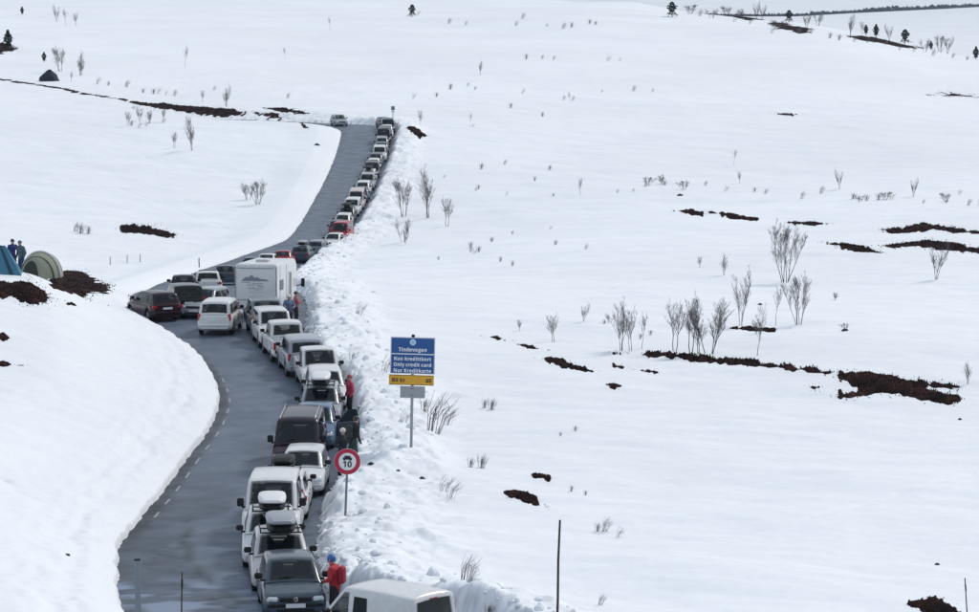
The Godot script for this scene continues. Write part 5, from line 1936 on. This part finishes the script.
	pine(8, 50, 20, 2, "bluish pine over the grey rock slab")
	pine(44, 62, 10, 2, "stunted pine just above the big boulder")
	pine(22, 15, 8, 2, "far small pine above the grey rock slab")
	# twigs through the snow
	var ta := tuft_mesh(16, 0.35, 1)
	var tb := tuft_mesh(26, 0.1, 2)
	var tc := tuft_mesh(10, 0.5, 3)
	var tg := "tufts of twigs poking through the snow"
	for e in [[432, 432, 40, ta], [447, 424, 20, tc], [403, 424, 16, tc], [424, 412, 14, tb], [491, 410, 13, tb], [484, 407, 10, tb], [481, 468, 15, tb], [470, 466, 11, tb], [604, 532, 15, ta], [618, 536, 12, tc], [597, 530, 10, tb], [571, 492, 7, tb], [585, 494, 6, tb], [450, 500, 22, tc], [443, 492, 18, tc], [464, 584, 26, ta], [470, 590, 18, tc], [359, 318, 14, tc], [352, 362, 12, tb], [385, 372, 18, tc], [575, 430, 6, tb], [560, 436, 5, tb], [470, 248, 7, tb], [478, 252, 7, tb], [500, 262, 6, tb], [512, 266, 6, tb], [438, 260, 4, tb], [80, 234, 11, tb], [88, 235, 9, tb], [75, 232, 10, ta], [478, 190, 5, tb], [512, 235, 4, tb], [640, 340, 6, tb], [650, 335, 6, tb], [604, 324, 5, tb], [488, 612, 14, tb], [600, 605, 12, ta]]:
		tuft(e[0], e[1], e[2], e[3], "tuft of thin bare twigs poking through the snow", tg)
	# low scrub all over the slopes
	var sg := "low scrub dotted over the upper slopes"
	for e in [[646, 187, 6], [663, 186, 6], [706, 186, 6], [725, 191, 6], [753, 192, 6], [765, 194, 6], [800, 199, 6], [821, 194, 6], [853, 200, 6], [868, 201, 6], [879, 201, 6], [890, 200, 6], [924, 204, 6], [947, 204, 6], [960, 195, 6], [969, 206, 6], [980, 205, 6], [740, 184, 14], [913, 198, 14], [840, 190, 14], [420, 15, 5], [450, 24, 5], [465, 26, 5], [547, 27, 5], [564, 29, 5], [571, 28, 5], [590, 24, 5], [597, 25, 5], [516, 26, 5], [522, 19, 5], [452, 90, 5], [468, 87, 5], [476, 90, 5], [523, 94, 5], [562, 101, 5], [571, 101, 5], [602, 93, 5], [634, 91, 5], [652, 92, 5], [415, 99, 5], [435, 97, 5], [542, 117, 5], [511, 108, 5], [608, 61, 5], [619, 61, 5], [527, 59, 5], [542, 59, 5], [553, 60, 5], [98, 84, 6], [108, 86, 6], [125, 88, 6], [142, 93, 6], [152, 94, 6], [158, 94, 6], [165, 95, 6], [174, 96, 6], [212, 91, 6], [288, 99, 6], [130, 126, 6], [140, 129, 6], [148, 127, 6], [163, 124, 6], [226, 106, 11], [202, 103, 11], [71, 82, 11], [81, 76, 11], [471, 127, 5], [503, 165, 5], [536, 181, 5], [549, 171, 5], [555, 197, 5], [618, 193, 5], [632, 193, 5], [490, 242, 5], [444, 178, 5], [479, 170, 5], [474, 191, 5], [506, 196, 5], [552, 230, 5], [555, 245, 5], [585, 250, 5], [475, 254, 5], [469, 252, 5], [581, 195, 13], [420, 126, 13], [405, 244, 13], [700, 16, 6], [733, 22, 6], [748, 24, 6], [770, 33, 6], [783, 28, 6], [800, 34, 6], [812, 34, 6], [828, 38, 6], [840, 40, 6], [856, 42, 6], [868, 43, 6], [884, 45, 6], [898, 50, 6], [912, 52, 6], [934, 56, 6], [952, 58, 6], [968, 60, 6]]:
		if e[2] > 8: birch(e[0], e[1], e[2] + rng.randf_range(-2, 3), rng.randi() % 6, "thin bare shrub poking out of the far snow slope", fl, 0.8, "bare_shrub")
		else: tuft(e[0] + rng.randf_range(-2, 2), e[1], e[2] * rng.randf_range(0.7, 1.4), [ta, tb, tc][rng.randi() % 3], "low tuft of scrub dotted over the upper slopes", sg)
	# stones showing through
	var ms := tool()
	var rings := []
	for k in 5:
		var t := k / 4.0
		var ring := []
		for j in 9:
			var q := TAU * j / 9
			var rr := (1.0 - t * t) + 0.02 + 0.25 * n_mid.get_noise_3d(cos(q) * 6, t * 5, sin(q) * 6)
			ring.append(Vector3(cos(q) * rr, t * 0.7 - 0.15, sin(q) * rr * 0.8))
		rings.append(ring)
	loft(ms, rings)
	var sm := done(ms)
	for e in [[845, 331, 0.22], [101, 287, 0.3], [422, 476, 0.16], [371, 468, 0.14], [398, 470, 0.10], [317, 146, 0.45], [937, 565, 0.10], [67, 557, 0.10], [345, 205, 0.3], [960, 420, 0.12], [760, 305, 0.18], [680, 196, 0.4]]:
		var o := part("stone", sm, mat.bark, self)
		o.position = hit(e[0], e[1])
		o.scale = Vector3(1, 1, 1) * float(e[2])
		o.rotation.y = rng.randf() * TAU
		tag(o, "small dark stone showing through the snow", "stone", "small dark stones in the snow")

func build_heather() -> void:
	heather([[-25, 284], [0, 282], [30, 283], [42, 290], [55, 302], [40, 306], [18, 305], [0, 301], [-25, 303]], "dark heather mound in front of the teal tent", 0.35)
	heather([[46, 277], [60, 271], [82, 272], [97, 281], [106, 294], [92, 292], [75, 296], [60, 293], [48, 288]], "reddish heather mound in front of the tan tent", 0.45)
	heather([[64, 305], [74, 304], [77, 307], [66, 308]], "tiny heather spot under the reddish mound", 0.10)
	heather([[-10, 333], [6, 335], [17, 340], [8, 342], [-10, 341]], "small heather spot on the smooth snow hill", 0.15)
	heather([[-10, 361], [8, 363], [27, 367], [12, 369], [-10, 368]], "lower small heather streak on the smooth snow hill", 0.12)
	heather([[118, 227], [132, 225], [152, 226], [176, 235], [172, 239], [150, 236], [125, 233]], "isolated heather patch in the snow beyond the tents", 0.30)
	heather([[130, 102], [165, 105], [205, 108], [246, 112], [240, 118], [222, 119], [200, 117], [165, 110], [130, 104]], "long reddish heather bank on the upper left ridge", 0.45)
	heather([[-20, 76], [40, 84], [85, 92], [132, 101], [130, 104], [80, 95], [40, 87], [-20, 79]], "thin dark heather line running to the upper left bank", 0.12, 0.2)
	heather([[246, 112], [280, 116], [310, 128], [306, 131], [285, 121], [248, 115]], "curved dark heather edge leading to the road crest", 0.14)
	heather([[262, 108], [280, 108], [312, 114], [300, 117], [270, 112]], "flat heather edge just over the curved one", 0.14)
	heather([[404, 128], [412, 127], [428, 137], [420, 138], [408, 131]], "brown heather tip beside the crest sign", 0.25)
	heather([[497, 491], [513, 490], [530, 493], [543, 501], [545, 507], [527, 503], [506, 498]], "oval heather patch low on the open field", 0.16)
	heather([[529, 474], [541, 472], [553, 478], [549, 482], [534, 479]], "smaller oval heather patch above the other oval", 0.14)
	heather([[478, 336], [500, 334], [528, 345], [556, 352], [530, 349], [500, 341]], "speckled heather streak near the small birch", 0.10, 0.5)
	heather([[538, 359], [552, 357], [575, 363], [603, 373], [585, 372], [560, 368]], "dark heather streak under the speckled one", 0.14)
	heather([[600, 361], [640, 366], [662, 373], [640, 373], [605, 366]], "broken heather streak beside the thicket", 0.08, 0.6)
	heather([[604, 384], [614, 382], [624, 386], [618, 391], [608, 389]], "lone grey heather spot under the streaks", 0.12)
	heather([[605, 352], [660, 354], [700, 356], [760, 362], [800, 367], [838, 374], [836, 378], [795, 372], [750, 367], [705, 363], [660, 358], [605, 355]], "long thin heather line under the birch clump", 0.24, 0.15)
	heather([[832, 373], [868, 374], [905, 379], [940, 382], [962, 387], [955, 392], [930, 390], [948, 396], [966, 401], [950, 406], [925, 403], [897, 396], [872, 397], [848, 400], [830, 398], [858, 392], [842, 382]], "big forked heather patch at the end of the long line", 0.40)
	heather([[800, 385], [830, 384], [860, 396], [850, 401], [815, 396]], "speckled heather fringe of the big forked patch", 0.06, 0.9)
	heather([[728, 328], [745, 327], [780, 330], [775, 333], [742, 331]], "dark strip of heather under the narrow birch", 0.16)
	heather([[674, 211], [690, 210], [704, 213], [702, 217], [690, 215]], "short heather dash, first of a pair", 0.25)
	heather([[710, 213], [730, 214], [760, 219], [756, 222], [725, 218]], "longer heather dash, second of a pair", 0.28)
	heather([[783, 223], [805, 221], [832, 224], [815, 226], [795, 226]], "thin flat heather dash beyond the pair", 0.15)
	heather([[824, 243], [845, 244], [870, 248], [884, 254], [862, 254], [838, 249]], "leaf-shaped brown heather patch", 0.20)
	heather([[878, 230], [905, 228], [922, 224], [940, 226], [985, 232], [985, 235], [935, 231], [890, 234]], "upper long heather streak on the far field", 0.28)
	heather([[876, 246], [905, 243], [930, 240], [955, 244], [990, 250], [990, 256], [950, 251], [920, 247], [890, 249]], "lower long heather streak on the far field", 0.30)
	heather([[905, 602], [920, 599], [938, 597], [962, 612], [985, 640], [940, 622], [918, 608]], "heather tip beside the thin leaning stake", 0.25)
	heather([[915, 94], [940, 91], [985, 95], [985, 98], [945, 96], [920, 98]], "pale heather band far up the right slope", 0.12, 0.6)
	heather([[770, 113], [790, 112], [806, 115], [795, 118], [778, 117]], "faint heather blotch far up the field", 0.10, 0.7)
	heather([[-10, 44], [5, 42], [17, 50], [5, 54], [-10, 56]], "grey rock slab with heather on the top left ridge", 0.30)
	heather([[460, 3], [490, 1], [560, -1], [560, 0], [490, 4]], "thin dark line of heather on the skyline slope", 0.25)
	heather([[845, 38], [870, 37], [900, 44], [925, 46], [900, 48], [870, 42]], "dark heather strip between the crest pines", 0.5)
	heather([[720, 10], [740, 12], [765, 20], [750, 22], [730, 17]], "dark heather strip below the round pine", 0.4, 0.3)
	heather([[765, 22], [790, 24], [815, 32], [800, 34], [775, 28]], "dark heather strip under the windblown pine", 0.4, 0.3)

# loose lumps thrown up by the plough
func build_clods() -> void:
	var st := tool()
	var rings := []
	for k in 6:
		var t := PI * k / 5.0
		var ring := []
		for j in 8:
			var q := TAU * j / 8
			var r := sin(t) * (1.0 + 0.25 * n_mid.get_noise_3d(cos(q) * 4, k * 3, sin(q) * 4) * 2.0) + 0.001
			ring.append(Vector3(cos(q) * r, cos(t) * 0.8, sin(q) * r))
		rings.append(ring)
	st.set_smooth_group(-1)
	loft(st, rings, false)
	var m := done(st)
	var mm := MultiMesh.new()
	mm.transform_format = MultiMesh.TRANSFORM_3D
	mm.mesh = m
	var ts := []
	while ts.size() < 700:
		var d := 68.0 + pow(rng.randf(), 1.4) * 225.0
		var left := false
		var c := tab(rt_c, d)
		var w := tab(rt_w, d) / tab(rt_k, d)
		var off: float = absf(rng.randfn(0.0, 0.8))
		var x: float = c - w - 0.1 - off * 0.9 if left else c + w + 0.1 + off * 1.9
		var s: float = 0.04 + 0.17 * pow(rng.randf(), 3.0)
		var h := maxf(height(x, d), tab(rt_e, d) if absf(across(x, d).x) < across(x, d).y + 0.5 else -99.0)
		var bs := Basis.from_euler(Vector3(rng.randf() * TAU, rng.randf() * TAU, rng.randf() * TAU)).scaled(Vector3(s, s * rng.randf_range(0.6, 1.0), s * rng.randf_range(0.7, 1.2)))
		ts.append(Transform3D(bs, Vector3(x, h + s * 0.1, -d)))
	mm.instance_count = ts.size()
	for k in ts.size(): mm.set_instance_transform(k, ts[k])
	var o := MultiMeshInstance3D.new()
	o.name = "snow_clods"
	o.multimesh = mm
	o.material_override = mat.clod
	add_child(o)
	tag(o, "loose clods of snow along the ploughed road banks", "snow", "", "stuff")

# frozen valley floor and the slope beyond it, seen over the right end of the crest
func build_far() -> void:
	var st := tool()
	quad(st, Vector3(-3000, -34, -1500), Vector3(-3000, -34, -11000), Vector3(5000, -34, -11000), Vector3(5000, -34, -1500))
	structure("frozen_lake", done(st), mat.far_snow)
	st = tool()
	var nx := 120
	var rows := []
	for j in 30:
		var row := []
		for i in nx + 1:
			var x := lerpf(-3000, 5000, i / float(nx))
			var d := 3660.0 + j * 110.0 + clampf((x - 400.0) * 2.6, 0.0, 3500.0) + 60.0 * n_low.get_noise_2d(x * 0.05, 3.0)
			var h := -35.0 + pow(j / 29.0, 1.1) * 150.0 + n_low.get_noise_2d(x * 0.06, d * 0.06) * 16.0 * minf(1.0, j / 6.0)
			row.append(Vector3(x, h, -d))
		rows.append(row)
	for j in 29:
		for i in nx: quad(st, rows[j][i], rows[j + 1][i], rows[j + 1][i + 1], rows[j][i + 1])
	structure("far_hills", done(st), mat.far_snow)
	# dark wooded shore along the foot of the slope
	st = tool()
	for k in 5000:
		var x := rng.randf_range(250, 1100)
		var t := pow(rng.randf(), 2.5) * 0.30
		var fi := (x + 3000.0) / 8000.0 * nx
		var i := int(fi)
		var j := int(t * 3.0)
		var p: Vector3 = rows[j][i].lerp(rows[j][i + 1], fi - i).lerp(rows[j + 1][i].lerp(rows[j + 1][i + 1], fi - i), t * 3.0 - j)
		if n_low.get_noise_2d(p.x * 0.15, p.z * 0.15) < -0.6 + t * 3.0: continue
		var h := rng.randf_range(2.0, 5.0)
		var w := h * 0.6
		var a := rng.randf() * PI
		var u := Vector3(cos(a) * w, 0, sin(a) * w)
		var u2 := Vector3(-sin(a) * w, 0, cos(a) * w)
		tri(st, p - u, p + u, p + Vector3(0, h, 0))
		tri(st, p - u2, p + u2, p + Vector3(0, h, 0))
	var o := part("far_wood", done(st), mat.bark, self)
	tag(o, "dark line of distant wood along the far lake shore", "wood", "", "stuff")

func _ready() -> void:
	rng.seed = 20240411
	# camera
	var cam := Camera3D.new()
	cam.name = "camera"
	add_child(cam)
	cam.position = Vector3(0, CAM_Y, 0)
	cam.rotation.x = -pitch
	cam.fov = rad_to_deg(2.0 * atan(306.0 / FOC))
	cam.near = 0.5
	cam.far = 12000.0
	cam.current = true
	# sky and exposure
	var env := Environment.new()
	env.background_mode = Environment.BG_SKY
	var sky := Sky.new()
	var ps := ProceduralSkyMaterial.new()
	ps.sky_top_color = Color(0.69, 0.742, 0.81)
	ps.sky_horizon_color = Color(0.82, 0.855, 0.885)
	ps.ground_bottom_color = Color(0.74, 0.78, 0.82)
	ps.ground_horizon_color = Color(0.82, 0.855, 0.885)
	ps.sky_curve = 0.25
	sky.sky_material = ps
	env.sky = sky
	env.tonemap_mode = Environment.TONE_MAPPER_LINEAR
	env.background_energy_multiplier = 0.78
	env.tonemap_exposure = 1.37
	env.sdfgi_enabled = true
	env.ssao_enabled = true
	env.ssil_enabled = true
	env.fog_enabled = true
	env.fog_density = 0.00007
	env.fog_light_color = Color(0.80, 0.87, 0.96)
	var we := WorldEnvironment.new()
	we.name = "world"
	we.environment = env
	add_child(we)
	# veiled sun, high on the right and a little beyond the road
	var sun := DirectionalLight3D.new()
	sun.name = "sun"
	add_child(sun)
	sun.look_at_from_position(Vector3(0.50, 0.70, -0.52) * 100.0, Vector3.ZERO)
	sun.light_energy = 0.5
	sun.light_angular_distance = 10.0
	sun.light_color = Color(1.0, 0.97, 0.93)
	sun.shadow_enabled = true
	make_materials()
	make_land()
	var trk := [[[-20, 470], [0, 480], [22, 494], [45, 507], [62, 522], [75, 541]], [[60, 398], [95, 412], [130, 430]], [[-20, 428], [60, 440], [110, 452]], [[30, 520], [32, 545], [40, 580]], [[620, 612], [700, 560], [800, 520], [990, 470]], [[560, 300], [640, 280], [740, 262], [900, 262]], [[520, 150], [600, 140], [720, 128], [900, 140]], [[60, 120], [150, 160], [260, 180]], [[20, 180], [120, 190], [230, 230]], [[55, 310], [95, 325], [135, 347]], [[30, 338], [60, 350], [90, 358]], [[100, 400], [140, 380], [180, 372]], [[20, 395], [70, 385], [120, 392]], [[60, 545], [90, 520], [105, 480]], [[0, 560], [40, 545], [85, 550]]]
	for t in trk:
		for k in t.size() - 1: seg_groove(hit(t[k][0], t[k][1]), hit(t[k + 1][0], t[k + 1][1]), 0.55 if t == trk[0] else 0.35, 0.16 if t == trk[0] else 0.07)
	build_snow()
	build_road()
	build_far()
	build_cars()
	build_motorhome()
	build_front_van()
	build_signs()
	build_posts()
	build_tents()
	build_people()
	build_heather()
	build_plants()
	build_clods()
